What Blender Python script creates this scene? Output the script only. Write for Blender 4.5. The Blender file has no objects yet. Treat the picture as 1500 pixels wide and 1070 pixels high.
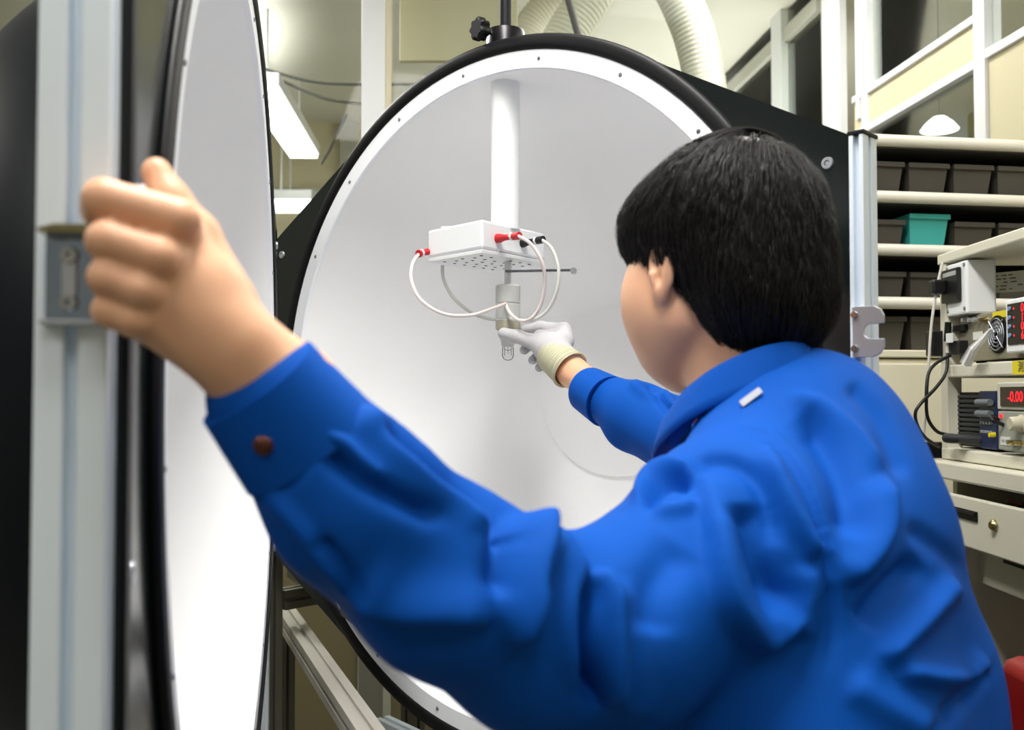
import bpy, bmesh, math, random
import numpy as np
from mathutils import Vector, Matrix
random.seed(4)
SC = bpy.context.scene
COL = SC.collection
# ------------------------------------------------------------ camera, world, light, exposure
F = 1450.0; PITCH = math.radians(1.78); CAMZ = 1.4
cd = bpy.data.cameras.new('camera'); cam = bpy.data.objects.new('camera', cd); COL.objects.link(cam)
cam.location = (0, 0, CAMZ); cam.rotation_euler = (math.pi/2 + PITCH, 0, 0)
cd.sensor_width = 36; cd.lens = 36*F/1500; cd.clip_start = 0.02; cd.clip_end = 60
cd.dof.use_dof = True; cd.dof.focus_distance = 1.6; cd.dof.aperture_fstop = 5.6
SC.camera = cam
SC.cycles.max_bounces = 20; SC.cycles.diffuse_bounces = 10; SC.cycles.transparent_max_bounces = 16
wd = bpy.data.worlds.new('world'); SC.world = wd; wd.use_nodes = True
wd.node_tree.nodes['Background'].inputs[0].default_value = (0.9, 0.95, 1, 1)
wd.node_tree.nodes['Background'].inputs[1].default_value = 0.6
SC.view_settings.view_transform = 'Standard'; SC.view_settings.look = 'None'
SC.view_settings.exposure = 0.0; SC.view_settings.gamma = 1
ROOM_H = 3.0
# ceiling fluorescent troffers: (x, y, size x, size y, watts)
LAMPS = [(-1.6, -0.7, 0.3, 1.3, 15), (0.2, -1.2, 0.3, 1.3, 8), (1.7, -0.7, 0.3, 1.3, 8),
         (-2.7, 1.6, 0.3, 1.3, 10), (-0.10, 0.75, 0.3, 1.3, 44), (1.6, 1.3, 0.3, 1.3, 12),
         (-1.2, 2.95, 0.3, 1.3, 34), (0.75, 3.0, 0.3, 1.3, 13), (2.40, 2.7, 0.3, 1.3, 8)]  # last troffer added out of view to brighten the dim room
for i, (x, y, sx, sy, w) in enumerate(LAMPS):
    ld = bpy.data.lights.new('ceiling_lamp_light', 'AREA'); ld.shape = 'RECTANGLE'; ld.size = sx; ld.size_y = sy
    ld.energy = w; ld.color = (1.0, 0.985, 0.95)
    lo = bpy.data.objects.new('ceiling_lamp_light', ld); COL.objects.link(lo); lo.location = (x, y, ROOM_H-0.075)

# upward lights added to brighten the far ceiling, over two hanging luminaires
for (x, y, z, sx, sy, w) in ((-1.06, 4.45, 2.64, 0.14, 1.1, 40), (0.80, 4.6, 1.95, 0.3, 1.3, 13)):
    ld = bpy.data.lights.new('added_uplight', 'AREA'); ld.shape = 'RECTANGLE'; ld.size = sx; ld.size_y = sy; ld.energy = w; ld.color = (1.0, 0.985, 0.95)
    lo = bpy.data.objects.new('added_uplight', ld); COL.objects.link(lo); lo.location = (x, y, z); lo.rotation_euler = (math.pi, 0, 0)

def W(px, py, Y):
    """point seen at pixel px,py of the 1500x1070 picture, at depth Y"""
    dx, dy, dz = (px-750)/F, 1.0, (535-py)/F
    c, s = math.cos(PITCH), math.sin(PITCH)
    y2, z2 = dy*c - dz*s, dy*s + dz*c
    k = Y/y2
    return Vector((dx*k, Y, CAMZ + z2*k))
def proj(V):
    c, s = math.cos(PITCH), math.sin(PITCH)
    x, y, z = V[:, 0], V[:, 1], V[:, 2]-CAMZ
    yy = y*c + z*s; zz = -y*s + z*c
    yy = np.maximum(yy, 1e-3)
    return 750+F*x/yy, 535-F*zz/yy
# ------------------------------------------------------------ materials
MT = {}
def mat(name, col, rough=0.5, metal=0.0, bump=0.0, bscale=60, var=0.0, vscale=8, emit=0, trans=0, ior=1.45, sheen=0, sss=0, coat=0, spec=0.5, alpha=1, stretch=None):
    if name in MT: return MT[name]
    m = bpy.data.materials.new(name); m.use_nodes = True; nt = m.node_tree; N = nt.nodes; L = nt.links
    b = N['Principled BSDF']
    col = tuple(((c/255)/12.92 if c/255 <= .04045 else ((c/255+.055)/1.055)**2.4) for c in col)
    b.inputs['Base Color'].default_value = (*col, 1); b.inputs['Roughness'].default_value = rough
    b.inputs['Metallic'].default_value = metal; b.inputs['IOR'].default_value = ior
    b.inputs['Transmission Weight'].default_value = trans; b.inputs['Coat Weight'].default_value = coat
    b.inputs['Sheen Weight'].default_value = sheen; b.inputs['Specular IOR Level'].default_value = spec
    b.inputs['Alpha'].default_value = alpha
    if sss:
        b.inputs['Subsurface Weight'].default_value = sss; b.inputs['Subsurface Radius'].default_value = (1, .35, .2); b.inputs['Subsurface Scale'].default_value = 0.006
    if emit:
        b.inputs['Emission Color'].default_value = (*col, 1); b.inputs['Emission Strength'].default_value = emit
    tc = N.new('ShaderNodeTexCoord'); vec = tc.outputs['Object']
    if stretch:
        mp = N.new('ShaderNodeMapping'); mp.inputs['Scale'].default_value = stretch; L.new(vec, mp.inputs[0]); vec = mp.outputs[0]
    if var:
        n = N.new('ShaderNodeTexNoise'); n.inputs['Scale'].default_value = vscale; n.inputs['Detail'].default_value = 4; L.new(vec, n.inputs['Vector'])
        mx = N.new('ShaderNodeMix'); mx.data_type = 'RGBA'
        mx.inputs[6].default_value = tuple(c*(1-var) for c in col)+(1,); mx.inputs[7].default_value = tuple(min(1, c*(1+var)) for c in col)+(1,)
        L.new(n.outputs[0], mx.inputs[0]); L.new(mx.outputs[2], b.inputs['Base Color'])
    if bump:
        n = N.new('ShaderNodeTexNoise'); n.inputs['Scale'].default_value = bscale; n.inputs['Detail'].default_value = 3; L.new(vec, n.inputs['Vector'])
        bp = N.new('ShaderNodeBump'); bp.inputs['Strength'].default_value = bump; bp.inputs['Distance'].default_value = 0.002
        L.new(n.outputs[0], bp.inputs['Height']); L.new(bp.outputs[0], b.inputs['Normal'])
    MT[name] = m; return m
def pane_mat(name='clear_pane', tint=(0.93, 0.95, 0.93), refl=0.1):
    if name in MT: return MT[name]
    m = bpy.data.materials.new(name); m.use_nodes = True; nt = m.node_tree; N = nt.nodes; L = nt.links
    N.remove(N['Principled BSDF'])
    t = N.new('ShaderNodeBsdfTransparent'); t.inputs[0].default_value = (*tint, 1)
    g = N.new('ShaderNodeBsdfGlossy'); g.inputs['Roughness'].default_value = 0.03
    fr = N.new('ShaderNodeFresnel'); fr.inputs['IOR'].default_value = 1.12
    mx = N.new('ShaderNodeMixShader'); L.new(fr.outputs[0], mx.inputs[0]); L.new(t.outputs[0], mx.inputs[1]); L.new(g.outputs[0], mx.inputs[2])
    L.new(mx.outputs[0], N['Material Output'].inputs[0]); MT[name] = m; return m
WHITE = mat('sphere_white_coating', (250, 250, 250), 0.8, spec=0.2)
FLANGE = mat('flange_white_paint', (246, 247, 252), 0.45)
PWHITE = mat('white_plastic', (240, 242, 243), 0.35)
BLACK = mat('black_rubber', (12, 12, 15), 0.5, spec=0.3)
PANEL = mat('dark_green_black_panel', (22, 27, 27), 0.16, spec=0.5)
SHELL = mat('black_outer_shell', (10, 14, 22), 0.42, spec=0.3)
ALU = mat('anodised_aluminium', (228, 237, 246), 0.38, 0.15, bump=0.06, bscale=30, stretch=(40, 40, 0.5))
ALUD = mat('slot_shadow_aluminium', (110, 118, 130), 0.5, 0.5)
STEEL = mat('chrome_steel', (190, 190, 192), 0.12, 1.0)
BRUSH = mat('brushed_steel', (184, 187, 194), 0.36, 0.7, bump=0.08, bscale=90)
BEIGE = mat('beige_painted_steel', (226, 220, 196), 0.5, var=0.03)
RACKW = mat('ivory_rack_paint', (220, 216, 198), 0.45, var=0.04)
CREAM = mat('cream_board', (238, 229, 200), 0.6)
WHITEFR = mat('white_window_frame', (232, 234, 238), 0.4)
# ------------------------------------------------------------ mesh helpers
def link(o, parent=None):
    COL.objects.link(o)
    if parent is not None: o.parent = parent
    return o
def obj(name, bm, m, parent=None, off=None, smooth=False, bevel=0, split=40):
    if off is not None: bmesh.ops.translate(bm, verts=bm.verts, vec=-Vector(off))
    me = bpy.data.meshes.new(name); bmesh.ops.recalc_face_normals(bm, faces=bm.faces)
    if smooth:
        a = math.radians(split)
        for f in bm.faces: f.smooth = True
        for e in bm.edges:
            if len(e.link_faces) == 2 and e.calc_face_angle(0) > a: e.smooth = False
    bm.to_mesh(me); bm.free(); me.materials.append(m)
    o = link(bpy.data.objects.new(name, me), parent)
    if bevel:
        md = o.modifiers.new('bevel', 'BEVEL'); md.width = bevel; md.segments = 2; md.limit_method = 'ANGLE'; md.harden_normals = False
    return o
def tag(o, label, cat, group=None):
    o['label'] = label; o['category'] = cat
    if group: o['group'] = group
    return o
def thing(name, label, cat, loc=(0, 0, 0), rz=0.0, group=None):
    o = bpy.data.objects.new(name, None); o.empty_display_size = 0.05; COL.objects.link(o)
    o.location = loc; o.rotation_euler = (0, 0, rz); return tag(o, label, cat, group)
def copy_tree(o, parent=None):
    c = o.copy(); COL.objects.link(c)
    if parent is not None: c.parent = parent
    for ch in list(o.children): copy_tree(ch, c)
    return c
def struct(o): o['kind'] = 'structure'; return o
def B(): return bmesh.new()
def box(bm, x0, x1, y0, y1, z0, z1, M=None):
    vs = [bm.verts.new((x, y, z)) for x in (x0, x1) for y in (y0, y1) for z in (z0, z1)]
    for f in ((0, 1, 3, 2), (4, 6, 7, 5), (0, 4, 5, 1), (2, 3, 7, 6), (0, 2, 6, 4), (1, 5, 7, 3)): bm.faces.new([vs[i] for i in f])
    if M is not None: bmesh.ops.transform(bm, matrix=M, verts=vs)
    return bm
def frame(d, up=Vector((0, 0, 1))):
    d = Vector(d).normalized()
    if abs(d.dot(up)) > 0.95: up = Vector((1, 0, 0))
    a = d.cross(up).normalized(); b = a.cross(d); return a, b
def smoothpath(pts, n=8):
    P = [Vector(p) for p in pts]; out = []
    for i in range(len(P)-1):
        p0 = P[max(i-1, 0)]; p1 = P[i]; p2 = P[i+1]; p3 = P[min(i+2, len(P)-1)]
        for k in range(n):
            t = k/n
            out.append(0.5*((2*p1)+(p2-p0)*t+(2*p0-5*p1+4*p2-p3)*t*t+(3*p1-p0-3*p2+p3)*t**3))
    out.append(P[-1]); return out
def tube(bm, pts, r, seg=12, cap=True):
    P = [Vector(p) for p in pts]; n = len(P); R = r if isinstance(r, (list, tuple)) else [r]*n
    rings = []; a = None
    for i in range(n):
        d = (P[min(i+1, n-1)]-P[max(i-1, 0)]).normalized()
        if a is None: a, b = frame(d)
        else:
            a = (a - d*a.dot(d)).normalized(); b = a.cross(d)
        rings.append([bm.verts.new(P[i]+(a*math.cos(2*math.pi*k/seg)+b*math.sin(2*math.pi*k/seg))*R[i]) for k in range(seg)])
    for i in range(n-1):
        for k in range(seg): bm.faces.new((rings[i][k], rings[i][(k+1) % seg], rings[i+1][(k+1) % seg], rings[i+1][k]))
    if cap: bm.faces.new(rings[0][::-1]); bm.faces.new(rings[-1])
    return bm
def lathe(bm, prof, seg=48, axis='z', c=(0, 0, 0), close=False, M=None):
    """prof: list of (r, h)"""
    rings = []; c = Vector(c); new = []
    for r, h in prof:
        ring = []
        for k in range(seg if r > 1e-6 else 1):
            t = 2*math.pi*k/seg; u, v = r*math.cos(t), r*math.sin(t)
            p = Vector((u, v, h)) if axis == 'z' else (Vector((u, h, v)) if axis == 'y' else Vector((h, u, v)))
            ring.append(bm.verts.new(c+p))
        rings.append(ring); new += ring
    n = len(rings)
    for i in range(n if close else n-1):
        A, C = rings[i], rings[(i+1) % n]
        for k in range(seg):
            q = [A[k % len(A)], A[(k+1) % len(A)], C[(k+1) % len(C)], C[k % len(C)]]
            q = [v for j, v in enumerate(q) if v not in q[:j]]
            if len(q) > 2: bm.faces.new(q)
    if M is not None: bmesh.ops.transform(bm, matrix=M, verts=new)
    return bm
def prism(bm, poly, h0, h1, axis='y'):
    f3 = {'z': lambda a, b, h: (a, b, h), 'y': lambda a, b, h: (a, h, b), 'x': lambda a, b, h: (h, a, b)}[axis]
    A = [bm.verts.new(f3(a, b, h0)) for a, b in poly]; C = [bm.verts.new(f3(a, b, h1)) for a, b in poly]
    bm.faces.new(A); bm.faces.new(C[::-1]); n = len(poly)
    for i in range(n): bm.faces.new((A[i], C[i], C[(i+1) % n], A[(i+1) % n]))
    return bm
def profile_bar(bm, L, w, d, M=None, slot=0.008, sd=0.006):
    """aluminium extrusion along z, with a slot in each of the four faces"""
    pts = []
    hw, hd = w/2, d/2; s = slot/2
    for (ax, ay) in ((1, 1), (-1, 1), (-1, -1), (1, -1)): pass
    poly = [(-hw, -hd), (-s, -hd), (-s, -hd+sd), (s, -hd+sd), (s, -hd), (hw, -hd), (hw, -s), (hw-sd, -s), (hw-sd, s), (hw, s), (hw, hd),
            (s, hd), (s, hd-sd), (-s, hd-sd), (-s, hd), (-hw, hd), (-hw, s), (-hw+sd, s), (-hw+sd, -s), (-hw, -s)]
    A = [bm.verts.new((a, b, 0)) for a, b in poly]; C = [bm.verts.new((a, b, L)) for a, b in poly]
    bm.faces.new(A[::-1]); bm.faces.new(C); n = len(poly)
    for i in range(n): bm.faces.new((A[i], A[(i+1) % n], C[(i+1) % n], C[i]))
    if M is not None: bmesh.ops.transform(bm, matrix=M, verts=A+C)
    return bm
def text(name, s, size, m, M, parent=None, ext=0.0002):
    cu = bpy.data.curves.new(name, 'FONT'); cu.body = s; cu.size = size; cu.extrude = ext; cu.align_x = 'CENTER'; cu.align_y = 'CENTER'
    to = bpy.data.objects.new(name, cu); COL.objects.link(to)
    me = bpy.data.meshes.new_from_object(to.evaluated_get(bpy.context.evaluated_depsgraph_get())); bpy.data.objects.remove(to)
    me.materials.clear(); me.materials.append(m); o = link(bpy.data.objects.new(name, me), parent); o.matrix_local = M; return o
def T(x, y, z): return Matrix.Translation((x, y, z))
def RX(a): return Matrix.Rotation(math.radians(a), 4, 'X')
def RY(a): return Matrix.Rotation(math.radians(a), 4, 'Y')
def RZ(a): return Matrix.Rotation(math.radians(a), 4, 'Z')
def aim(c, z, up=(0, 0, 1)):
    """matrix with local z along z"""
    z = Vector(z).normalized(); up = Vector(up)
    x = up.cross(z)
    if x.length < 1e-4: x = Vector((1, 0, 0))
    x.normalize(); y = z.cross(x)
    M = Matrix((x, y, z)).transposed().to_4x4(); M.translation = Vector(c); return M
# ------------------------------------------------------------ room
bm = B(); box(bm, -3.6, 3.8, -2.2, 6.4, -0.1, 0); struct(obj('floor', bm, mat('floor_vinyl', (96, 98, 90), 0.4, var=0.06)))
bm = B(); box(bm, -3.6, 3.8, -2.2, 6.4, ROOM_H, ROOM_H+0.1); struct(obj('ceiling', bm, mat('ceiling_board', (236, 234, 222), 0.85, var=0.04, vscale=3)))
WM = mat('wall_paint', (216, 208, 178), 0.7, var=0.03)
# the far wall, turned a little like the rest of the room
RA = math.radians(8)
ca, sa = math.cos(RA), math.sin(RA)
def RW(u, v, z=0): return Vector((u*ca - v*sa, u*sa + v*ca, z))   # across, deep
ROOMM = Matrix.Rotation(RA, 4, 'Z')
bm = B(); box(bm, -3.2, 3.3, 5.85, 5.95, 0, ROOM_H, ROOMM); struct(obj('wall_far', bm, WM))
bm = B(); box(bm, -3.7, -3.6, -2.2, 6.4, 0, ROOM_H); struct(obj('wall_left', bm, mat('grey_wall', (150, 148, 136), .75)))
bm = B(); box(bm, 3.8, 3.9, -2.2, 6.4, 0, ROOM_H); struct(obj('wall_right', bm, mat('olive_wall', (176, 168, 122), 0.8, var=0.05, vscale=2)))
bm = B(); box(bm, -3.6, 3.8, -2.3, -2.2, 0, ROOM_H); struct(obj('wall_back', bm, MT['grey_wall']))
# far wall: trims
bm = B()
for v in (-1.75, -0.95, -0.15, 0.65): box(bm, v-0.045, v+0.045, 5.80, 5.85, 0, ROOM_H, ROOMM)
struct(obj('trim_1', bm, mat('grey_trim', (190, 190, 180), 0.6)))
bm = B(); box(bm, -3.2, 3.3, 5.79, 5.85, 2.54, 2.60, ROOMM); struct(obj('trim_2', bm, MT['grey_trim']))
# glazed partition behind the sphere
PART = mat('partition_panel', (214, 205, 172), 0.6, var=0.04)
def tbox(name, x0, x1, y0, y1, z0, z1, m, bevel=0.002):
    bm = B(); box(bm, x0, x1, y0, y1, z0, z1, ROOMM); return struct(obj(name, bm, m, bevel=bevel))
def U(px, Y):      # room 'u,v' of the point under pixel column px at depth Y
    p = W(px, 580, Y); return p.x*ca + p.y*sa, -p.x*sa + p.y*ca
VP = U(545, 3.0)[1]
u0 = U(545, 3.0)[0]
wl = tbox('trim_3', u0-0.036, u0+0.036, VP-0.035, VP+0.035, 1.0, ROOM_H, WHITEFR)
tbox('trim_16', u0-0.036, u0+0.036, VP-0.035, VP+0.035, 0, 0.998, mat('shaded_post_base', (112, 110, 98), .6))  # foot of the white column, darkened in colour to stand for shade
tbox('trim_4', u0+0.037, u0+0.055, VP-0.02, VP+0.05, 1.0, ROOM_H, CREAM)
LOWP = mat('shaded_lower_panel', (112, 104, 74), .65, var=.04)  # beige panels darkened to olive, shade put into the colour
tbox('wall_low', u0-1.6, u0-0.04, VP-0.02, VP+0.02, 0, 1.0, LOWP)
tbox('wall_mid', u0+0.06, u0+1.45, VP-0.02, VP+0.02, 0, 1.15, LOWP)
tbox('trim_5', u0-1.6, u0-0.04, VP-0.03, VP+0.03, 1.0, 1.04, WHITEFR)
tbox('trim_6', u0+0.06, u0+1.45, VP-0.03, VP+0.03, 1.15, 1.19, WHITEFR)
bm = B(); box(bm, u0+0.06, u0+1.45, VP-0.003, VP+0.003, 1.19, ROOM_H, ROOMM); w1 = struct(obj('window_1', bm, pane_mat()))
bm = B(); box(bm, u0-1.6, u0-0.04, VP-0.003, VP+0.003, 1.04, ROOM_H, ROOMM); struct(obj('window_2', bm, pane_mat()))
# hanging cream board seen through the glass above the sphere
a = W(587, 88, 3.1); b_ = W(762, 88, 3.12)
t = thing('hanging_board', 'cream rectangular board hung high behind the sphere beside the white column', 'board', (a.x+0.18, 3.12, a.z))
bm = B(); box(bm, -0.185, 0.19, -0.012, 0.012, 0.0, ROOM_H-a.z-0.03); obj('board_face', bm, CREAM, t, bevel=0.003)
for s in (-0.14, 0.14):
    bm = B(); box(bm, s-0.01, s+0.01, -0.005, 0.005, ROOM_H-a.z-0.03, ROOM_H-a.z); obj('hanger', bm, ALU, t)
# right glazed partition, line X = 1.55 - 0.1 Y
RPA = math.atan2(1.0, -0.1) - math.pi/2
def RPM(Y): return Matrix.Translation((1.55-0.1*Y, Y, 0)) @ Matrix.Rotation(RPA, 4, 'Z')   # local y runs along the partition
PX = {}
def YP(px): return 1.55/((px-750)/F+0.1)
def rp(name, pa, pb, z0, z1, m, th=0.03, dx=0.0, st=True, bevel=0.002):
    ya, yb = YP(pb), YP(pa); L = (yb-ya)/math.cos(RPA)
    bm = B(); box(bm, -th/2+dx, th/2+dx, 0, L, z0, z1, RPM(ya)); o = obj(name, bm, m, bevel=bevel); return struct(o) if st else o
rp('trim_7', 1213, 1240, 0, ROOM_H, WHITEFR, 0.03)
rp('trim_8', 1268, 1273, 2.35, ROOM_H, WHITEFR, 0.05); rp('trim_9', 1276, 1285, 2.25, ROOM_H, WHITEFR, 0.05)
rp('trim_10', 1445, 1462, 0, ROOM_H, WHITEFR, 0.05)
rp('trim_11', 1145, 1160, 0, ROOM_H, WHITEFR, 0.07)
rp('trim_12', 1262, 1445, 2.418, 2.44, WHITEFR, 0.05); rp('wall_band', 1262, 1445, 2.315, 2.418, PART, 0.03); rp('trim_13', 1262, 1445, 2.29, 2.315, WHITEFR, 0.05)
rp('wall_panel', 1463, 1700, 0, 2.30, PART, 0.03); rp('trim_14', 1463, 1700, 2.30, 2.325, WHITEFR, 0.05)
rp('trim_15', 1050, 1210, 2.86, 2.92, mat('grey_trim', (0, 0, 0)), 0.05)
rp('wall_under', 1060, 1445, 0, 1.6, PART, 0.03)
rp('window_3', 1160, 1210, 1.6, ROOM_H, pane_mat(), 0.006, bevel=0); rp('window_4', 1286, 1445, 2.44, ROOM_H, pane_mat(), 0.006, bevel=0)
rp('window_5', 1286, 1445, 1.6, 2.29, pane_mat(), 0.006, bevel=0); rp('window_6', 1463, 1700, 2.33, ROOM_H, pane_mat(), 0.006, bevel=0); rp('window_7', 1060, 1145, 1.6, ROOM_H, pane_mat(), 0.006, bevel=0)
# dim room behind the right partition
DIM = mat('olive_wall', (0, 0, 0))
bm = B(); box(bm, 2.6, 2.7, 2.3, 5.6, 0, ROOM_H, None); struct(obj('wall_beyond', bm, DIM))
# luminaires of the room and added ones
TUBE = mat('lit_fluorescent_diffuser', (255, 253, 244), 0.4, emit=6)
def luminaire(x, y, z, sx, sy, label, hang=0.0, rz=0.0):
    t = thing('ceiling_light', label, 'ceiling light', (x, y, z), rz)
    bm = B(); box(bm, -sx/2, sx/2, -sy/2, sy/2, 0.02, 0.07); obj('housing', bm, WHITEFR, t, bevel=0.004)
    bm = B(); box(bm, -sx/2+0.01, sx/2-0.01, -sy/2+0.01, sy/2-0.01, 0.0, 0.02); obj('diffuser', bm, TUBE, t, bevel=0.006)
    if hang:
        for s in (-1, 1):
            bm = B(); tube(bm, [(0, s*sy*0.35, 0.07), (0, s*sy*0.35, 0.07+hang)], 0.005, 8); obj('hanging_rod', bm, WHITEFR, t)
    return t
spots = ['over the near door corner', 'over the worker behind the camera', 'over the equipment rack aisle', 'over the back of the open door', 'over the worker and the open sphere', 'over the equipment rack', 'beyond the partition by the door', 'beyond the partition behind the sphere', 'in the dim room behind the right glass partition']
for (x, y, sx, sy, w), s in zip(LAMPS, spots): luminaire(x, y, ROOM_H-0.07, sx, sy, 'long white ceiling light '+s)
p0 = W(392, 130, 3.9); 
luminaire(p0.x-0.06, 4.45, p0.z-0.01, 0.16, 1.15, 'long bright lamp hanging on rods beside the door edge', ROOM_H-p0.z-0.06, math.radians(3))
luminaire(0.80, 4.6, 1.87, 0.32, 1.32, 'long lamp hanging low behind the closed top of the sphere', ROOM_H-1.87-0.07)  # added luminaire hidden by the sphere, there to brighten the ceiling
p1 = W(412, 300, 5.2)
luminaire(p1.x, 5.3, p1.z, 0.34, 0.3, 'low square glowing lamp near the far wall behind the black panel', ROOM_H-p1.z-0.07)  # added glowing box standing for the glare by the far wall
# round lamp in the room beyond the glass
pl = W(1376, 190, 3.3)
t = thing('pendant_lamp', 'small white dome lamp glowing behind the glass partition', 'lamp', pl)
bm = B(); lathe(bm, [(0, 0.045), (0.02, 0.043), (0.045, 0.022), (0.062, 0.0), (0.06, -0.004), (0, -0.004)], 24); obj('lamp_shade', bm, mat('lit_lamp', (255, 255, 250), 0.4, emit=3), t, smooth=True)
bm = B(); tube(bm, [(0, 0, 0.04), (0, 0, ROOM_H-pl.z)], 0.002, 6); obj('cord', bm, mat('grey_cord', (90, 90, 85), .6), t)
# strut and wires under the ceiling
t = thing('ceiling_strut', 'thin grey rod slanting down in front of the white ducts', 'rod', W(852, 60, 2.9))
bm = B(); o0 = W(852, 60, 2.9); tube(bm, [W(858, 90, 2.9)-o0, W(820, -45, 2.9)-o0], 0.011, 12); obj('rod', bm, mat('grey_cord', (0, 0, 0)), t, smooth=True)
bm = B(); tube(bm, smoothpath([W(330, 80, 4), W(400, 105, 4), W(460, 120, 4), W(540, 124, 4), W(700, 122, 4)]), 0.006, 8); tag(obj('ceiling_cable', bm, mat('grey_cord', (0, 0, 0)), smooth=True), 'upper grey cable drooping below the ceiling behind the white column', 'cable', 'ceiling cables')
bm = B(); tube(bm, smoothpath([W(330, 78, 4.05), W(400, 112, 4.05), W(460, 139, 4.05), W(510, 150, 4.05), W(640, 160, 4.05)]), 0.006, 8); tag(obj('ceiling_cable', bm, mat('grey_cord', (0, 0, 0)), smooth=True), 'lower grey cable sagging below the ceiling behind the white column', 'cable', 'ceiling cables')
bm = B(); tube(bm, [W(508, 168, 5), W(482, 222, 5), W(470, 240, 5)], 0.008, 8); tag(obj('wall_brace', bm, mat('grey_cord', (0, 0, 0)), smooth=True), 'short dark slanting brace near the far wall', 'brace')
# flexible white ducts
DUCT = mat('white_duct_fabric', (232, 228, 214), 0.6)
def duct(name, pts, r, label, pitch=0.016):
    P = smoothpath(pts, 40); out = [P[0]]; acc = 0
    R = []; s = 0
    for i, p in enumerate(P):
        if i: s += (p-P[i-1]).length
        R.append(r*(1+0.022*math.cos(2*math.pi*s/pitch)))
    bm = B(); tube(bm, P, R, 20); return tag(obj(name, bm, DUCT, smooth=True, split=80), label, 'duct', 'flexible ventilation ducts')
duct('ventilation_duct', [W(1040, 190, 3.2), W(1028, 95, 3.2), W(1005, 20, 3.2), W(970, -40, 3.2), W(905, -75, 3.2)], 0.068, 'white ribbed flexible duct curving down behind the black panel')
duct('ventilation_duct', [W(890, -60, 3.3), W(868, -10, 3.3), W(836, 40, 3.3), W(800, 105, 3.3)], 0.072, 'wide white ribbed duct descending to the top of the sphere')
duct('ventilation_duct', [W(850, -50, 3.8), W(810, 0, 3.8), W(778, 35, 3.8), W(758, 90, 3.8)], 0.06, 'rearmost white ribbed duct beside the cream board')
# ------------------------------------------------------------ integrating sphere, fixed half
SR, SRO = 0.52, 0.55
def hex_r(th, hw=0.609, hc=0.315, k=0.55, top=0.572, rmin=0.574):
    c, s = abs(math.cos(th)), abs(math.sin(th)); r = 9
    if c > 1e-6: r = min(r, hw/c)
    r = min(r, (hc+k*hw)/(s+k*c), top/max(s, 1e-6))
    if s/max(c, 1e-6) > math.tan(math.radians(61)): r = min(r, 0.5755)
    return max(r, rmin)
def ring_plate(bm, rin, rout_f, y0, y1, n=144, cz=1.4, extra=()):
    ths = sorted(set([2*math.pi*i/n for i in range(n)] + list(extra))); L = []
    for th in ths:
        c, s = math.cos(th), math.sin(th); ro = rout_f(th)
        L.append([bm.verts.new((r*c, y, cz+r*s)) for r, y in ((rin, y0), (ro, y0), (ro, y1), (rin, y1))])
    m = len(L)
    for i in range(m):
        A, C = L[i], L[(i+1) % m]
        for k in range(4): bm.faces.new((A[k], A[(k+1) % 4], C[(k+1) % 4], C[k]))
def sphere_half(t, hw, dk=1.0, so=0.02):
    cz = 1.4
    # inner white bowl (opening towards -y), outer black shell
    prof = [(SR*math.cos(a), dk*SR*math.sin(a)+0.004) for a in [math.pi/2*i/40 for i in range(41)]]
    bm = B(); lathe(bm, prof[:-1]+[(0, dk*SR+0.004)], 128, 'y', (0, 0, cz)); o = obj('inner_bowl', bm, WHITE, t, smooth=True, split=80)
    bm = B(); ro = SR+so; prof = [(ro*math.cos(a), dk*ro*math.sin(a)+0.012) for a in [math.pi/2*i/40 for i in range(40)]]+[(0, dk*ro+0.012)]
    lathe(bm, prof, 128, 'y', (0, 0, cz)); obj('outer_shell', bm, SHELL, t, smooth=True, split=80)
    bm = B(); lathe(bm, [(SR, 0.008), (SR, -0.002), (SR+0.002, -0.004), (SRO, -0.004), (SRO, 0.008)], 160, 'y', (0, 0, cz), close=True); obj('flange_ring', bm, FLANGE, t, smooth=True)
    bm = B(); n = 14
    lathe(bm, [(0.562+0.0125*math.cos(2*math.pi*k/n), -0.003+0.006*math.sin(2*math.pi*k/n)) for k in range(n)], 160, 'y', (0, 0, cz), close=True); obj('gasket', bm, BLACK, t, smooth=True, split=80)
    # plate
    corner = math.atan2(0.315, hw); ex = [corner, math.pi-corner, -corner+2*math.pi, math.pi+corner]
    bm = B(); ring_plate(bm, 0.548, lambda th: hex_r(th, hw), 0.0, 0.008, extra=ex); obj('face_plate', bm, PANEL, t)
    # flange screws
    bmh = B(); lathe(bmh, [(0, -0.0014), (0.0026, -0.001), (0.0036, 0)], 12, 'y')
    box(bmh, -0.0022, 0.0022, -0.0019, -0.0012, -0.0005, 0.0005); box(bmh, -0.0005, 0.0005, -0.0019, -0.0012, -0.0022, 0.0022)
    s0 = None
    for i in range(20):
        th = 2*math.pi*(i+0.32)/20+math.pi/2
        if s0 is None: s = s0 = obj('screw', bmh, mat('small_screw_steel', (150, 150, 160), .35, .8), t)
        else: s = s0.copy(); link(s, t)
        s.location = (0.536*math.cos(th), -0.004, cz+0.536*math.sin(th)); s.rotation_euler = (0, random.random()*3, 0)
    # plate washers
    bmw = B(); lathe(bmw, [(0.0035, 0), (0.0035, -0.003), (0.0070, -0.003), (0.0078, 0)], 20, 'y', close=True); lathe(bmw, [(0, -0.002), (0.003, -0.002), (0.0036, 0)], 6, 'y')
    w0 = None
    for sx in (-1, 1):
        for z in (0.285, 0.112, -0.112, -0.285):
            if w0 is None: w = w0 = obj('washer', bmw, BRUSH, t, smooth=True)
            else: w = w0.copy(); link(w, t)
            w.location = (sx*(hw-0.028), 0.0, cz+z)
MA = math.atan2(-0.68, 0.733)
ms = thing('integrating_sphere', 'fixed half of a large white sphere in a black panel on an aluminium stand', 'test equipment', (-0.039, 1.6, 0), MA)
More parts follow.
